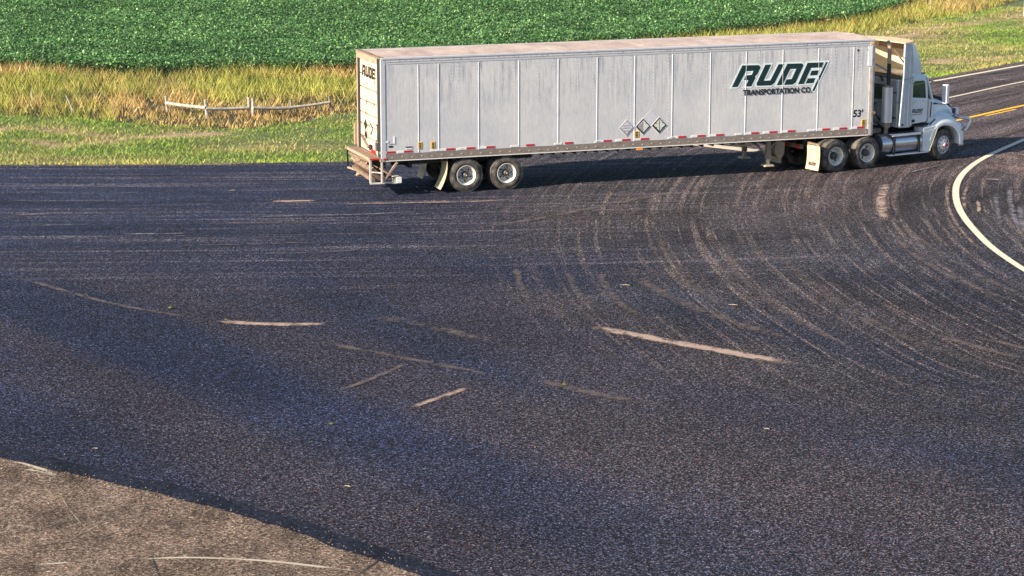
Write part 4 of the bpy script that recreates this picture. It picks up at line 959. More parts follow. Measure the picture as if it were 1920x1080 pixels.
# floor, cowl and cabin inside so one looks through the glass
MB().box(2.52, 3.48, -CW + 0.03, CW - 0.03, 1.17, 1.22).build('cab_floor', M['black'], truck)
MB().prism([(3.34, 1.22), (3.50, 1.22), (3.50, 1.92), (3.30, 2.02)], 'y', -CW + 0.05, CW - 0.05).build('dashboard', M['black'], truck)
for y in (-0.55, 0.55):
    MB().prism([(2.6, 1.5), (3.05, 1.5), (3.05, 1.66), (2.75, 1.68), (2.66, 2.35), (2.56, 2.35)], 'y', y - 0.24, y + 0.24).build('seat', M['black'], truck, bevel=0.03)
MB().tube([(3.17 + 0.06 * math.cos(t), -0.55 + 0.21 * math.sin(t), 2.02 + 0.19 * math.cos(t)) for t in np.linspace(0, 2 * PI, 21)], 0.014, 6, cap=False).build('steering_wheel', M['black'], truck)
for s_ in (-1, 1):
    y_ = s_ * CW; ya, yb = sorted((y_, y_ - s_ * 0.04))
    # door below the window, frame bars around it
    dr = MB().prism([(2.53, 1.24), (3.22, 1.30), (3.26, 1.45), (3.26, 2.02), (2.53, 2.08)], 'y', ya - (0.012 if s_ < 0 else 0), yb + (0.012 if s_ > 0 else 0)).build('door', M['white'], truck, bevel=0.012)
    yo = y_ + s_ * 0.014
    MB().bar((2.66, yo + s_ * 0.015, 1.98), (2.82, yo + s_ * 0.015, 1.975), 0.03).build('door_handle', M['chrome'], dr)
    MB().bar((3.05, yo + s_ * 0.02, 2.0), (3.2, yo + s_ * 0.02, 1.98), 0.06).build('mirror_mount', M['whitetape'], dr)
    MB().prism([(2.60, 2.11), (3.20, 2.05), (3.13, 2.58), (3.05, 2.63), (2.68, 2.63), (2.60, 2.55)], 'y', y_ - s_ * 0.03 - 0.003, y_ - s_ * 0.03 + 0.003).build('side_window', M['glass'], truck)
    fr = MB()
    outer = [(2.53, 2.06), (3.27, 2.0), (3.20, 2.64), (3.10, 2.72), (2.60, 2.72), (2.53, 2.66)]; inn = [(2.60, 2.11), (3.20, 2.05), (3.13, 2.58), (3.05, 2.63), (2.68, 2.63), (2.60, 2.55)]
    n = 6; vs = [(x, y_, z) for x, z in outer] + [(x, y_, z) for x, z in inn] + [(x, y_ - s_ * 0.05, z) for x, z in outer] + [(x, y_ - s_ * 0.05, z) for x, z in inn]
    fs = []
    for i in range(n):
        j = (i + 1) % n; fs += [(i, j, n + j, n + i), (2 * n + i, 2 * n + j, 3 * n + j, 3 * n + i), (i, j, 2 * n + j, 2 * n + i), (n + i, n + j, 3 * n + j, 3 * n + i)]
    fr.add(vs, fs).build('window_frame', M['white'], truck)
    MB().bar((3.13, y_ - s_ * 0.045, 2.40), (3.17, y_ - s_ * 0.045, 2.08), 0.025).build('vent_bar', M['black'], truck)
    # cowl side between door and hood, A pillar
    MB().prism([(3.275, 1.24), (3.50, 1.32), (3.56, 1.95), (3.275, 2.02)], 'y', ya, yb).build('cowl_side', M['white'], truck, bevel=0.008)
    MB().bar((3.53, y_ - s_ * 0.11, 1.97), (3.26, y_ - s_ * 0.09, 2.70), 0.09, 0.07).build('windshield_pillar', M['white'], truck)
    MB().bar((3.38, y_ + s_ * 0.006, 1.42), (3.41, y_ + s_ * 0.006, 1.92), 0.035, 0.02).build('door_vent_slot', M['ink'], truck)
    MB().prism([(2.54, 1.185), (3.24, 1.235), (3.24, 1.215), (2.54, 1.165)], 'y', ya, yb).build('rocker_trim', M['black'], truck)
MB().prism([(3.53, 1.96), (3.55, 1.96), (3.29, 2.70), (3.27, 2.70)], 'y', -0.95, 0.95).build('windshield', M['glass'], truck)
# cab roof with visor
rings = []
for x, zt, w in ((2.50, 2.80, 1.03), (2.8, 2.84, 1.03), (3.1, 2.83, 1.02), (3.28, 2.78, 1.0), (3.42, 2.70, 0.97)):
    rings.append([(x, -w, 2.70 if x < 3.3 else 2.66), (x, -w, zt - 0.08), (x, -w + 0.08, zt - 0.01), (x, -w * 0.4, zt + 0.03), (x, w * 0.4, zt + 0.03), (x, w - 0.08, zt - 0.01), (x, w, zt - 0.08), (x, w, 2.70 if x < 3.3 else 2.66)])
MB().loft(rings, closed=True, caps=True).build('cab_roof', M['white'], truck, smooth=50)
for y in (-0.8, -0.4, 0, 0.4, 0.8): MB().box(3.22, 3.30, y - 0.05, y + 0.05, 2.80, 2.85).build('roof_lamp', M['amber'] if y in (-0.4,) else M['rail'], truck, bevel=0.01)
# side extenders (tall flat panels behind the door up to the fairing top)
for s_ in (-1, 1):
    pr = [(1.98, 1.20), (2.42, 1.18), (2.50, 2.75), (2.50, 2.95), (2.44, 3.70), (2.38, 3.86), (2.12, 3.88), (2.10, 2.80)]
    MB().prism(pr, 'y', s_ * 1.17 - 0.018, s_ * 1.17 + 0.018).build('side_extender', M['extender'], truck, bevel=0.01)
    MB().prism([(1.97, 1.20), (2.02, 1.20), (2.14, 2.85), (2.14, 3.86), (2.10, 3.88), (2.09, 2.85)], 'y', s_ * 1.17 - 0.026, s_ * 1.17 + 0.026).build('extender_edge', M['seam'], truck)
    MB().box(2.06, 2.16, s_ * 1.19 - 0.005, s_ * 1.19 + 0.005, 1.26, 1.31).build('reflector_hole', M['ink'], truck)
    MB().box(2.44, 2.53, min(s_ * 1.07, s_ * 1.15), max(s_ * 1.07, s_ * 1.15), 1.22, 2.72).build('extender_seal', M['bluegrey'], truck)
# roof fairing: hollow aero shell, open at the back
top = [(2.05, -1.25), (2.35, -1.17), (2.62, -1.0), (2.82, -0.72), (2.93, -0.35), (2.95, 0), (2.93, 0.35), (2.82, 0.72), (2.62, 1.0), (2.35, 1.17), (2.05, 1.25)]
MB().prism(top, 'z', 3.865, 3.905).build('fairing_top', M['fibre'], truck, bevel=0.012)
shell = []
for t in np.linspace(0, 1, 10):
    z = 3.862 - t * 1.07
    ring = []
    for k, (x, y) in enumerate(top[1:-1]):
        fx = 2.35 + (x - 2.35) * 1.0
        push = 0.03 * t; w = 1 - 0.05 * t
        ring.append((2.38 + (x - 2.35) * (1 + push) + 0.42 * math.sin(t * PI / 2) * min(1, max(0, (1.165 - abs(y)) / 0.17)), y * w * 0.985, z))
    shell.append(ring)
inner = [[(x - 0.025, y * 0.975, z) for x, y, z in r_] for r_ in shell]
MB().loft(shell).build('fairing_shell', M['white'], truck, smooth=60)
MB().loft(inner).build('fairing_lining', M['cream'], truck, smooth=60)
MB().prism([(-0.72, 3.60), (0.72, 3.60), (0.72, 3.86), (-0.72, 3.86)], 'x', 2.68, 2.71).build('fairing_shade_band', M['rearframe'], truck)  # tan strip, paints the brown shading under the fairing top
MB().bar((2.24, -0.55, 3.60), (2.75, -0.7, 2.95), 0.04).build('fairing_strut', M['rearframe'], truck)
MB().bar((2.1, 0.9, 3.3), (2.2, -0.6, 2.82), 0.05).build('fairing_strut', M['bluegrey'], truck)
MB().bar((2.08, -1.0, 2.83), (2.08, 1.0, 2.83), 0.05).build('fairing_base', M['rust'], truck)
MB().box(2.2, 2.9, -0.95, 0.95, 2.80, 2.83).build('fairing_floor', M['cream'], truck)
# exhaust: heat shield, muffler, stack, elbow
sx_, sy_ = 1.62, -0.98
MB().tube([(sx_, sy_, 1.38), (sx_, sy_, 2.50)], 0.165, 22).build('muffler_shield', M['chrome'], truck, smooth=40)
MB().tube([(sx_ + 0.02, sy_ + 0.02, 1.22), (sx_ + 0.02, sy_ + 0.02, 2.56)], 0.12, 18).build('muffler', M['rail'], truck, smooth=40)
MB().tube([(sx_ + 0.03, sy_, 2.5), (sx_ + 0.03, sy_, 3.3)], 0.065, 16).build('exhaust_stack', M['black'], truck, smooth=40)
MB().tube([(sx_ + 0.03, sy_, 3.25), (sx_ + 0.03, sy_, 3.78), (sx_ + 0.01, sy_, 3.86), (sx_ - 0.07, sy_ - 0.01, 3.93)], [0.066, 0.066, 0.07, 0.078], 16, cap=False).build('stack_tip', M['rearframe'], truck, smooth=40)
MB().lathe([(0, 0), (0.066, 0)], 14).build('stack_mouth', M['ink'], truck)
o = bpy.data.objects['stack_mouth']; o.location = (sx_ - 0.065, sy_ - 0.01, 3.925); o.rotation_euler = (0, 0, 0)
o.rotation_mode = 'QUATERNION'; o.rotation_quaternion = Vector((-0.72, -0.05, 0.68)).to_track_quat('Y', 'Z')
for z in (1.5, 2.3): MB().box(sx_ - 0.02, 1.98, sy_ - 0.02, sy_ + 0.02, z - 0.02, z + 0.02).build('stack_bracket', M['black'], truck)
MB().tube([(1.76, -0.86, 1.22), (1.76, -0.86, 2.4)], 0.05, 10).build('stack_pipe', M['black'], truck)
MB().tube([(sx_, sy_, 1.25), (sx_, sy_ + 0.02, 1.08), (sx_ + 0.2, sy_ + 0.25, 1.02)], 0.07, 12).build('exhaust_elbow', M['rail'], truck, smooth=40)
# cab rear clutter: hose rack, air lines, grab bars
MB().box(1.92, 1.975, -0.2, 0.7, 1.3, 1.95).build('hose_panel', M['bluegrey'], truck)
for k in range(3):
    MB().tube([(1.9, -0.1 + 0.15 * k, 1.9), (1.6, 0.0 + 0.1 * k, 1.45), (1.1, 0.1, 1.2 + 0.05 * k), (0.7, 0.0, 1.5)], 0.018, 6).build('air_line', M['ink'], truck)
MB().bar((1.93, -0.3, 1.35), (1.93, 0.55, 2.1), 0.04).build('grab_bar', M['ink'], truck)
MB().tube([(1.35 + 0.14 * math.cos(t), -0.8, 1.22 + 0.14 * math.sin(t)) for t in np.linspace(0, PI, 12)], 0.022, 6).build('hose_loop', M['ink'], truck)
MB().box(1.2, 1.6, -0.75, -0.45, 1.02, 1.16).build('valve_box', M['rail'], truck)
MB().tube([(1.95, -0.35, 2.62), (1.9, -0.35, 2.72), (1.9, -0.28, 2.78)], 0.04, 8).build('work_lamp', M['hub'], truck)
# hood, fenders
def hood_ring(x, zc, w, zs, zb):
    pts = []
    for t in np.linspace(0, 1, 7):
        a_ = t * PI / 2; pts.append((-w * math.cos(a_) ** 0.6, zs + (zc - zs) * math.sin(a_) ** 0.75))
    full = [(-w, zb)] + pts + [(-y, z) for y, z in reversed(pts[:-1])] + [(w, zb)]
    return [(x, y, z) for y, z in full]
MB().loft([hood_ring(3.50, 2.00, 0.98, 1.60, 1.1), hood_ring(3.8, 1.99, 0.90, 1.58, 1.1), hood_ring(4.15, 1.93, 0.80, 1.54, 1.1), hood_ring(4.5, 1.80, 0.70, 1.48, 1.05), hood_ring(4.72, 1.66, 0.64, 1.38, 0.95), hood_ring(4.86, 1.46, 0.58, 1.22, 0.85), hood_ring(4.92, 1.2, 0.55, 1.05, 0.75)], closed=False, caps=True).build('hood', M['white'], truck, smooth=60)
gr = MB().prism([(4.60, 1.80), (4.80, 1.66), (4.93, 1.46), (4.985, 1.2), (4.985, 0.8), (4.90, 0.8), (4.88, 1.3), (4.72, 1.60)], 'y', -0.42, 0.42); g_ = gr.build('grille', M['black'], truck)
for k in range(6): MB().box(4.985, 5.0, -0.4, 0.4, 0.84 + k * 0.07, 0.86 + k * 0.07).build('grille_bar', M['chrome'], g_)
MB().prism([(3.62, 2.05), (4.05, 2.04), (4.40, 1.94), (4.72, 1.76), (4.68, 1.66), (4.3, 1.8), (3.62, 1.9)], 'y', -0.46, 0.46).build('hood_black_panel', M['ink'], truck, bevel=0.01)  # black panel along the middle of the hood crest
for s_ in (-1, 1):
    # fender: arch over the wheel, rounded crown
    ang = np.linspace(R(-8), R(172), 19)
    rings = []
    for a_ in ang:
        fwd = math.cos(a_) > 0
        ro = 0.70 if not fwd else 0.74
        cx, cz = 3.93, 0.56
        def P_(r_, yy_): return (cx + r_ * math.cos(a_) * (1.12 if fwd else 1.0), s_ * yy_, cz + r_ * math.sin(a_))
        bul = 0.17 * max(0, math.sin(a_)) ** 1.0
        rings.append([P_(0.575, 1.19), P_(0.64, 1.205), P_(0.70 + bul * 0.4, 1.17), P_(0.74 + bul * 0.9, 1.05), P_(0.77 + bul * 1.25, 0.85), P_(0.78 + bul * 1.5, 0.60), P_(0.60, 0.60), P_(0.575, 0.9)])
    MB().loft(rings, closed=True, caps=True).build('fender', M['white'], truck, smooth=55)
    # rear quarter skirt with slanted edge to the wheel
    ya, yb = sorted((s_ * 1.19, s_ * 0.75))
    MB().prism([(3.00, 1.12), (3.00, 0.62), (3.02, 0.36), (3.28, 0.34), (3.38, 0.62), (3.50, 0.90), (3.62, 1.10), (3.50, 1.16)], 'y', ya, yb).build('quarter_skirt', M['white'], truck, bevel=0.02)
    MB().bar((3.29, s_ * 1.195, 0.35), (3.60, s_ * 1.195, 1.08), 0.03).build('skirt_edge', M['cream'], truck)
    # bumper corner
    MB().prism([(4.62, s_ * 0.6), (4.62, s_ * 1.17), (4.78, s_ * 1.14), (4.92, s_ * 1.0), (5.0, s_ * 0.6)], 'z', 0.50, 0.86).build('bumper_corner', M['seam'], truck, bevel=0.02)
    MB().prism([(4.60, s_ * 0.7), (4.60, s_ * 1.14), (4.85, s_ * 1.10), (4.95, s_ * 0.7)], 'z', 0.40, 0.48).build('bumper_step', M['alu'], truck, bevel=0.015)
    # headlamp in the fender front
    MB().prism([(4.50, 1.22), (4.74, 1.12), (4.80, 0.92), (4.62, 0.92)], 'y', s_ * 0.92 - 0.15, s_ * 0.92 + 0.15).build('headlight', M['white'], truck, bevel=0.02)
    # mirrors
    mh = MB().box(3.62, 3.76, s_ * 1.42 - 0.10, s_ * 1.42 + 0.10, 1.88, 2.50).build('mirror', M['white'], truck, bevel=0.03)
    MB().box(3.610, 3.618, s_ * 1.42 - 0.08, s_ * 1.42 + 0.08, 1.92, 2.46).build('mirror_glass', M['lens'], mh)
    MB().bar((3.50, s_ * 1.0, 1.86), (3.70, s_ * 1.40, 1.86), 0.05).build('mirror_arm', M['ink'], truck)
    MB().bar((3.30, s_ * 1.04, 2.60), (3.68, s_ * 1.38, 2.52), 0.03).build('mirror_arm', M['ink'], truck)
    # hood-mounted mirror
    hm = MB().box(4.66, 4.78, s_ * 0.80 - 0.09, s_ * 0.80 + 0.09, 1.40, 1.62).build('hood_mirror', M['white'], truck, bevel=0.02)
    MB().box(4.645, 4.658, s_ * 0.80 - 0.075, s_ * 0.80 + 0.075, 1.42, 1.60).build('mirror_glass', M['lens'], hm)
    MB().bar((4.70, s_ * 0.78, 1.40), (4.62, s_ * 0.70, 1.25), 0.03).build('mirror_arm', M['ink'], truck)
    # tank, straps, steps
    yc = s_ * 0.86; r_ = 0.315
    MB().tube([(1.34, yc, 0.68), (1.38, yc, 0.68), (2.98, yc, 0.68)], [r_ * 0.97, r_, r_], 32).build('fuel_tank', M['alu'], truck, smooth=40)
    for x in (1.78, 2.86):
        MB().lathe([(r_ + 0.012, -0.035), (r_ + 0.012, 0.035)], 32).build('tank_strap', M['ink'], truck)
        st = [ob_ for ob_ in COL.objects if ob_.name.startswith('tank_strap')][-1]
        st.location = (x, yc, 0.68); st.rotation_euler = (0, 0, PI / 2)
    MB().box(1.62, 2.98, min(yc - s_ * 0.05, yc + s_ * 0.34), max(yc - s_ * 0.05, yc + s_ * 0.34), 0.985, 1.01).build('tank_step', M['alu'], truck, bevel=0.006)
    MB().box(1.70, 2.90, s_ * 1.19 - 0.012, s_ * 1.19 + 0.012, 0.93, 0.99).build('step_edge', M['seam'], truck)
    MB().box(1.62, 3.28, s_ * 1.10 - 0.09, s_ * 1.10 + 0.09, 0.31, 0.345).build('lower_step', M['seam'], truck, bevel=0.006)
    for x in (1.80, 2.84): MB().box(x - 0.03, x + 0.03, s_ * 1.19 - 0.02, s_ * 1.19 + 0.02, 0.35, 0.93).build('step_hanger', M['ink'], truck)
MB().box(4.90, 5.02, -0.6, 0.6, 0.5, 0.86).build('bumper', M['seam'], truck, bevel=0.02)
# animal guard: bent tubes in front of the grille
gd = lambda pts, r_=0.04: MB().tube(smooth3(pts), r_, 8).build('grille_guard', M['chrome'], truck, smooth=60)
def smooth3(pts, it=2):
    for _ in range(it):
        q = [pts[0]]
        for a, b in zip(pts[:-1], pts[1:]):
            a, b = Vector(a), Vector(b); q += [a * .75 + b * .25, a * .25 + b * .75]
        pts = q + [pts[-1]]
    return pts
gd([(4.95, -1.02, 0.86), (5.06, -1.06, 1.00), (5.16, -1.08, 1.24), (4.98, -1.02, 1.30), (4.78, -0.92, 1.30)])
gd([(4.95, 1.02, 0.86), (5.06, 1.06, 1.00), (5.16, 1.08, 1.24), (4.98, 1.02, 1.30), (4.78, 0.92, 1.30)])
gd([(5.12, -1.06, 1.22), (5.16, 0, 1.24), (5.12, 1.06, 1.22)]); gd([(5.06, -1.04, 1.0), (5.1, 0, 1.02), (5.06, 1.04, 1.0)])
for y in (-0.35, 0.35): gd([(5.03, y, 0.84), (5.12, y, 1.0), (5.16, y, 1.24)])
# panel gaps, hinges, hood latch and bug-screen bits
for s_ in (-1, 1):
    yg = s_ * (CW + 0.0135)
    for p_, q_ in (((2.525, yg, 1.24), (2.525, yg, 2.66)), ((3.268, yg, 1.30), (3.268, yg, 2.0))):
        MB().bar(p_, q_, 0.014, 0.006).build('panel_gap', M['ink'], truck)
    for z in (1.45, 1.85): MB().box(3.255, 3.29, min(yg, yg + s_ * .015), max(yg, yg + s_ * .015), z - 0.04, z + 0.04).build('door_hinge', M['bluegrey'], truck)
    MB().bar((3.50, s_ * 0.985, 1.95), (3.50, s_ * 1.0, 1.40), 0.012).build('panel_gap', M['ink'], truck)
    MB().prism([(3.40, 1.14), (3.62, 1.30), (3.58, 1.36), (3.34, 1.20)], 'y', s_ * 1.08 - 0.012, s_ * 1.08 + 0.012).build('fender_gap', M['ink'], truck)
    MB().bar((3.02, s_ * 1.198, 0.95), (3.48, s_ * 1.198, 1.05), 0.01).build('panel_gap', M['bluegrey'], truck)
    for x in (2.15, 2.30, 2.44): MB().bar((x, s_ * 1.19, 1.22), (x + 0.06, s_ * 1.19, 3.6 if x < 2.4 else 2.9), 0.012, 0.006).build('extender_rib', M['bluegrey'], truck)
    MB().bar((2.06, s_ * 1.19, 2.72), (2.5, s_ * 1.19, 2.78), 0.02, 0.008).build('extender_joint', M['ink'], truck)
# door lettering and markings
logo(truck, lambda x, z, d_: (2.58 + x * 0.150, -CW - 0.0135 - d_ * 0.5, 1.60 + z * 0.20), 0.002, False, mats=('ink', 'ink'))
text(truck, 'TRANSPORTATION CO.', (2.62, -CW - 0.0155, 1.535), sideR, 0.045, M['ink'], sx=0.85, ext=0.001)
MB().box(2.60, 2.72, -CW - 0.016, -CW - 0.0135, 1.31, 1.40).build('door_sticker', M['ink'], truck)
MB().box(2.55, 3.1, -CW - 0.016, -CW - 0.0135, 1.262, 1.272).build('door_sticker', M['ink'], truck)

# ------------------------------------------------------------------ fence and small standing things
fence = empty('rail_fence', (*[(-9.67,82.92)][0], 0))
tag(fence, 'low broken wooden rail fence sagging in the tall grass left of the trailer', 'fence')
fx, fy, _ = fence.location
FP = [([(-12.93,84.10)][0], 0.56, 0.10, (-0.05, 0), 'wood'), ([(-11.18,82.20)][0], 0.68, 0.12, (-0.06, 0), 'wood'), ([(-9.73,82.92)][0], 0.66, 0.11, (0, 0), 'wood'),
      ([(-9.56,82.77)][0], 0.66, 0.12, (0, 0), 'wood'), ([(-8.23,83.50)][0], 0.48, 0.11, (0, 0), 'darkwood'), ([(-6.76,84.10)][0], 0.56, 0.09, (-0.10, 0), 'darkwood')]
tops = []
for (x, y), h, w, ln_, mt in FP:
    x -= fx; y -= fy; p0 = Vector((x, y, -0.1)); p1 = Vector((x + ln_[0], y, h)); tops.append((p0, p1))
    MB().tube([p0, (p0 + p1) / 2, p1], [w / 2 * 1.05, w / 2, w / 2 * 0.92], 8).build('post', M[mt], fence)
def railp(i, h0, j, h1, r0, r1, mt):
    a, b = tops[i], tops[j]; p0 = a[0].lerp(a[1], h0); p1 = b[0].lerp(b[1], h1); m_ = (p0 + p1) / 2 - Vector((0, 0, 0.02))
    for v in (p0, p1, m_): v.y -= 0.06
    MB().tube([p0, m_, p1], [r0, (r0 + r1) / 2, r1], 8).build('rail', M[mt], fence)
railp(0, 0.62, 1, 0.62, 0.055, 0.06, 'wood'); railp(1, 0.56, 2, 0.50, 0.055, 0.06, 'wood'); railp(3, 0.52, 4, 0.52, 0.06, 0.06, 'wood'); railp(4, 0.55, 5, 0.66, 0.055, 0.05, 'wood')
for (x, y), (tx, tz), lab, in (([(-18.52,86.72)][0], (-0.05, 0.42), 'short pale upright stake in the tall grass near the left edge'), ([(-16.53,84.40)][0], (-0.24, 0.55), 'pale leaning stake in the tall grass between the upright stake and the fence'),
                               ([(23.36,126.41)][0], (0.02, 0.55), 'thin pale stake standing at the field edge beyond the cab')):
    s_ = MB().tube([(0, 0, -0.05), (tx * 0.5, 0, tz * 0.5), (tx, 0, tz)], [0.032, 0.03, 0.028], 7).build('stake', M['wood'])
    s_.location = (x, y, 0); tag(s_, lab, 'stake', 'stakes in the grass')
# road sign cut by the right edge of the picture
sg = empty('road_sign', (*[(23.95,104.64)][0], 0), R(-40)); tag(sg, 'white road sign on a dark post at the right edge beside the highway', 'sign')
MB().box(-0.03, 0.03, 0.012, 0.07, -0.1, 2.45).build('sign_post', M['rust'], sg)
MB().box(-0.30, 0.30, -0.004, 0.008, 1.62, 2.45).build('sign_panel', M['signback'], sg, bevel=0.004)

# bits lying on the asphalt
def clod(pt, s, lab):
    b = MB(); rr = random.Random(int(pt[0] * 100))
    rings = []
    for k in range(5):
        z = s * 0.5 * k / 4; r_ = s * (0.5, 0.62, 0.55, 0.35, 0.08)[k]
        rings.append([(r_ * math.cos(t) * (1 + rr.uniform(-.3, .3)), r_ * 0.8 * math.sin(t) * (1 + rr.uniform(-.3, .3)), z) for t in np.linspace(0, 2 * PI, 9, endpoint=False)])
    o = b.loft(rings, closed=True, caps=True).build('grass_clod', M['clod']); o.location = (*pt, 0.016); tag(o, lab, 'clod', 'clods on the asphalt')
clod([(-7.80,50.29)][0], 0.10, 'small green grass clod on the dark asphalt at the left, on the dusty trail')
clod([(1.04,43.35)][0], 0.09, 'dark mossy clod on the asphalt near the middle of the foreground')
clod([(-3.35,40.44)][0], 0.08, 'small dark clod on the asphalt above the pale pavement')
clod([(-6.38,49.09)][0], 0.07, 'tiny clod at the left tip of the pale dust streak')
def stick(pt, L_, ang, lab):
    o = MB().tube([(-L_ / 2.6, 0, 0.006), (0, 0.02, 0.007), (L_ / 2.6, 0, 0.006)], [0.005, 0.008, 0.004], 6).build('straw_stick', M['straw'])
    o.location = (*pt, 0.016); o.rotation_euler = (0, 0, ang); tag(o, lab, 'stick', 'straws on the asphalt')
stick([(5.08,50.62)][0], 0.28, -0.3, 'pale straw lying on the asphalt above the long dust streak')
stick([(2.71,52.79)][0], 0.30, -0.2, 'thin straw on the asphalt between the truck and the long dust streak')
stick([(-2.78,36.54)][0], 0.16, -0.6, 'short pale straw on the dark asphalt near the tar edge')
stick([(-7.46,38.82)][0], 0.12, 0.1, 'tiny pale straw on the asphalt just above the tar edge at the left')
stick([(-8.34,66.28)][0], 0.22, 0.2, 'pale bit of straw on the far asphalt left of the trailer')
stick([(4.70,40.12)][0], 0.14, -0.4, 'small pale straw on the asphalt at lower right')

# ------------------------------------------------------------------ vegetation
def blades(name, x, y, h, w, lean, cols, mat, z0):
    n = len(x); az = rng.random(n) * 2 * PI; la = rng.random(n) * 2 * PI
    dx, dy = np.cos(az) * w / 2, np.sin(az) * w / 2
    lx, ly = np.cos(la) * lean * h, np.sin(la) * lean * h
    v = np.empty((n, 3, 3)); v[:, 0] = np.stack([x - dx, y - dy, z0], -1); v[:, 1] = np.stack([x + dx, y + dy, z0], -1)
    v[:, 2] = np.stack([x + lx, y + ly, z0 + h], -1)
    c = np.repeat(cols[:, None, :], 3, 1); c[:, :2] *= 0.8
    f = np.arange(n * 3).reshape(n, 3)
    o = np_object(name, v.reshape(-1, 3), f, mat, c.reshape(-1, 3)); return o
def palette(n, cols, wts):
    w_ = np.array(wts, float) / sum(wts); idx = rng.choice(len(cols), n, p=w_); c = np.array(cols)[idx]
    return c * (0.45 + 1.1 * rng.random((n, 1)))
# mown verge
n = 900000
x = rng.uniform(-34, 40, n); y = rng.uniform(70.8, 128, n)
e = interp(EDGE, x); ty = interp(TALL, x); tan = turf_tan(x, y); pat = fbm(x, y, 0.45, 21)
vis = np.abs(x) < (y * 0.2275 + 4)
keep = (y > e + 0.02 + 0.3 * vnoise(x, y, 1.7, 4) ** 2) & (y < ty + 0.2) & (rng.random(n) > tan * 0.96) & (rng.random(n) > 0.35 * (pat < 0.42)) & vis
x, y, tan, pat, e = x[keep], y[keep], tan[keep], pat[keep], e[keep]; n = len(x)
G1 = palette(n, [(0.19, 0.33, 0.05), (0.28, 0.39, 0.07), (0.45, 0.45, 0.11), (0.08, 0.15, 0.035)], [5, 4, 2, 2])
T1 = palette(n, [(0.52, 0.40, 0.17), (0.40, 0.36, 0.12), (0.60, 0.44, 0.22)], [3, 3, 2])
near_tr = np.zeros(n)
for pts, hw, s_ in TRACKS: near_tr = np.maximum(near_tr, s_ * np.clip(1.25 - dist_line(x, y, pts) / 1.5, 0, 1))
dry = np.clip((fbm(x, y, 0.22, 22) - 0.44) * 3.4 + (rng.random(n) - 0.5) * 0.7 + tan * 0.8 + 0.75 * near_tr, 0, 1)[:, None]
lipg = np.clip(1 - (y - e) / 1.3, 0, 1)[:, None]
c = G1 * (1 - dry * 0.85) + T1 * dry * 0.85
c = c * (1.12 + 0.6 * lipg * np.array([0.9, 0.75, 0.3]))
h = rng.uniform(0.04, 0.13, n) * (0.6 + 1.0 * pat)
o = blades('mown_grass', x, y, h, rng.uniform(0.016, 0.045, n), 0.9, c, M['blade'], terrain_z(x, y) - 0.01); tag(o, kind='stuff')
o['label'] = 'short mown green and tan verge between asphalt and tall grass'; o['category'] = 'grass'
# tall rough grass
n = 620000
x = rng.uniform(-34, 44, n); y = rng.uniform(78, 140, n)
ty = interp(TALL, x); sy = interp(SOY, x); pat = fbm(x, y, 0.5, 31); pat2 = fbm(x, y, 0.16, 32)
vis = np.abs(x) < (y * 0.2275 + 4)
tuft = vnoise(x, y, 3.2, 6)
keep = (y > ty + 0.5 * (vnoise(x, y, 1.1, 8) - 0.5)) & (y < sy + 0.8 + 2.0 * (vnoise(x, y, 0.8, 9) - 0.5)) & vis & (rng.random(n) < 0.10 + 2.0 * (tuft - 0.22))
x, y, pat, pat2, tuft, ty, sy = (q[keep] for q in (x, y, pat, pat2, tuft, ty, sy)); n = len(x)
dryc = palette(n, [(0.62, 0.43, 0.15), (0.55, 0.32, 0.11), (0.72, 0.56, 0.26), (0.32, 0.18, 0.06)], [4, 3, 3, 1])
yelc = palette(n, [(0.48, 0.46, 0.09), (0.36, 0.39, 0.08), (0.60, 0.54, 0.14)], [4, 4, 2])
grc = palette(n, [(0.14, 0.20, 0.04), (0.20, 0.26, 0.05)], [1, 1])
f_ = (y - ty) / np.maximum(sy - ty, 0.1)
k1 = np.clip((pat2 - 0.46) * 5 + (rng.random(n) - 0.5) * 0.8 + 0.35 * (np.abs(f_ - 0.28) < 0.16) + 0.5 * (f_ > 0.85) + 0.12, 0, 1)[:, None]
k2 = np.clip((0.50 - pat) * 4 + (rng.random(n) - 0.5) * 0.6, 0, 1)[:, None]
c = (yelc * (1 - k1) + dryc * k1) * (1 - 0.75 * k2) + grc * 0.75 * k2
h = rng.uniform(0.18, 0.54, n) * (0.45 + 0.9 * tuft) * (0.75 + 0.35 * np.clip((y - ty) / 2, 0, 1))
fencegap = (x > -14.5) & (x < -6.0) & (y < 87.5); h = np.where(fencegap & (y < 86.2), h * 0.55, h)
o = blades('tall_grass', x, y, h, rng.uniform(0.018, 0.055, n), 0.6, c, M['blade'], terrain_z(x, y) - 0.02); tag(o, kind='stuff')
o['label'] = 'tall yellow and tan rough grass in front of the bean field'; o['category'] = 'grass'
# loose stones along the edge of the old pavement and the verge
def stones(name, x, y, s, cols, z0):
    n = len(x); k = np.array([(1, 0, 0), (0, 1, 0), (-1, 0, 0), (0, -1, 0), (0, 0, 0.9)], float)
    v = np.stack([x, y, z0], -1)[:, None, :] + k[None] * s[:, None, None] * rng.uniform(0.6, 1.3, (n, 5, 3))
    fs = np.array([(0, 1, 4), (1, 2, 4), (2, 3, 4), (3, 0, 4)]); f = (np.arange(n)[:, None, None] * 5 + fs[None]).reshape(-1, 3)
    return np_object(name, v.reshape(-1, 3), f, M['blade'], np.repeat(cols, 5, 0))
n = 60000
x = rng.uniform(-12, 2, n); y = rng.uniform(28, 44, n); dd = dist_line(x, y, OLD)
below = y < np.interp(x, [p[0] for p in OLD], [p[1] for p in OLD])
k = rng.random(n) < np.where(below, 0.05 + 0.6 * np.exp(-dd / 0.25), 0.9 * np.exp(-dd / 0.18) * 0.5 + 0.003)
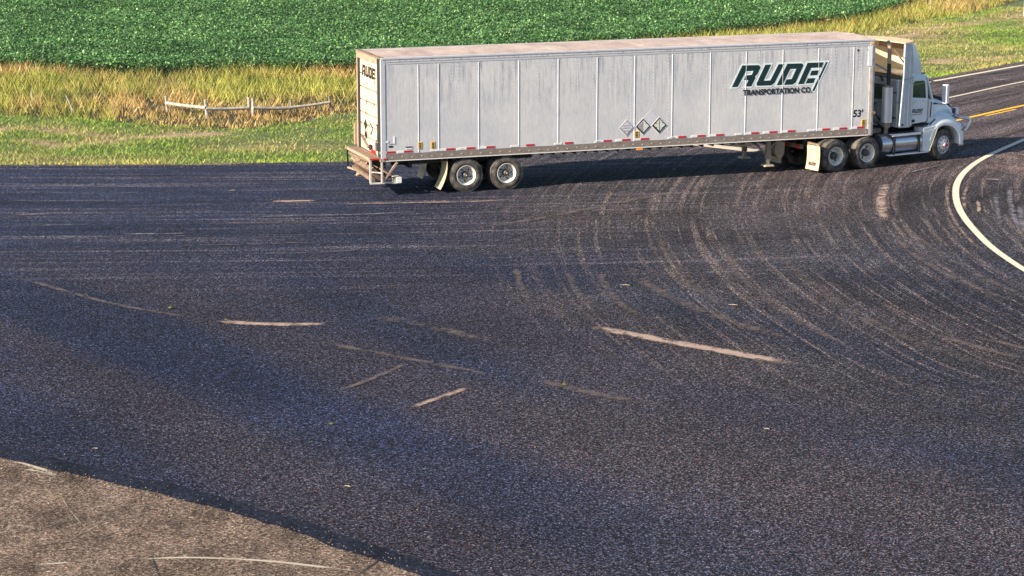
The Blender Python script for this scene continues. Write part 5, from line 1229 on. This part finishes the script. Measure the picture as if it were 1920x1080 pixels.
x2 = rng.uniform(-30, 30, 26000); y2 = interp(EDGE, x2) - rng.exponential(0.16, 26000); k2 = rng.random(26000) < 0.12 + 0.5 * vnoise(x2, y2, 0.7, 50)
x = np.concatenate([x[k], x2[k2]]); y = np.concatenate([y[k], y2[k2]]); n = len(x)
c = palette(n, [(0.20, 0.16, 0.12), (0.34, 0.27, 0.20), (0.10, 0.085, 0.08)], [3, 2, 3])
o = stones('loose_gravel', x, y, rng.uniform(0.006, 0.02, n), c, np.full(n, 0.014)); tag(o, kind='stuff')
o['label'] = 'loose gravel scattered along the pavement edges'; o['category'] = 'gravel'
# soybeans: rows of plants carrying broad leaves
def leaves(name, x, y, z, s, cols, mat):
    n = len(x); az = rng.random(n) * 2 * PI; tl = rng.normal(0.0, 0.55, n) + 0.35
    ux, uy, uz = np.cos(az) * np.cos(tl), np.sin(az) * np.cos(tl), np.sin(tl)      # along the leaf
    vx, vy = -np.sin(az), np.cos(az); roll = rng.normal(0, 0.4, n)
    P0 = np.stack([x, y, z], -1); U = np.stack([ux, uy, uz], -1) * s[:, None]; V = np.stack([vx, vy, roll * 0.5], -1) * (s * 0.38)[:, None]
    v = np.stack([P0 - U * 0.5, P0 + V, P0 + U * 0.5, P0 - V], 1)
    f = np.arange(n * 4).reshape(n, 4)
    return np_object(name, v.reshape(-1, 3), f, mat, np.repeat(cols, 4, 0))
px, py = np.meshgrid(np.arange(-42, 60, 0.26), np.arange(92, 152, 0.62), indexing='ij')
px = (px + rng.uniform(-.12, .12, px.shape)).ravel(); py = (py + rng.uniform(-.09, .09, py.shape)).ravel()
# rows run along the highway-side boundary direction only loosely: keep straight rows
ok = (py > interp(SOY, px) - 0.2 + rng.uniform(-.5, .5, px.shape)) & (np.abs(px) < py * 0.2275 + 5)
px, py = px[ok], py[ok]; per = 42
ph = 0.52 + 0.30 * fbm(px, py, 0.5, 41) + rng.uniform(-0.09, 0.09, px.shape)
n = len(px) * per
lx = np.repeat(px, per) + rng.normal(0, 0.15, n); ly = np.repeat(py, per) + rng.normal(0, 0.17, n)
lz = np.repeat(ph, per) * (1 - 0.55 * rng.random(n) ** 1.6) - 0.25 * (np.hypot(lx - np.repeat(px, per), ly - np.repeat(py, per))) 
c = palette(n, [(0.11, 0.24, 0.08), (0.15, 0.31, 0.10), (0.045, 0.10, 0.04), (0.32, 0.46, 0.18)], [4, 4, 3, 1])
c = c * (0.62 + 0.75 * fbm(lx, ly, 0.3, 44))[:, None] * (0.75 + 0.5 * vnoise(lx, ly, 1.6, 45))[:, None]
o = leaves('soybean_crop', lx, ly, lz, rng.uniform(0.07, 0.15, n), c, M['leaf']); tag(o, kind='stuff')
o['label'] = 'dense green soybean crop filling the field beyond the tall grass'; o['category'] = 'crop'
print('leaves', n)
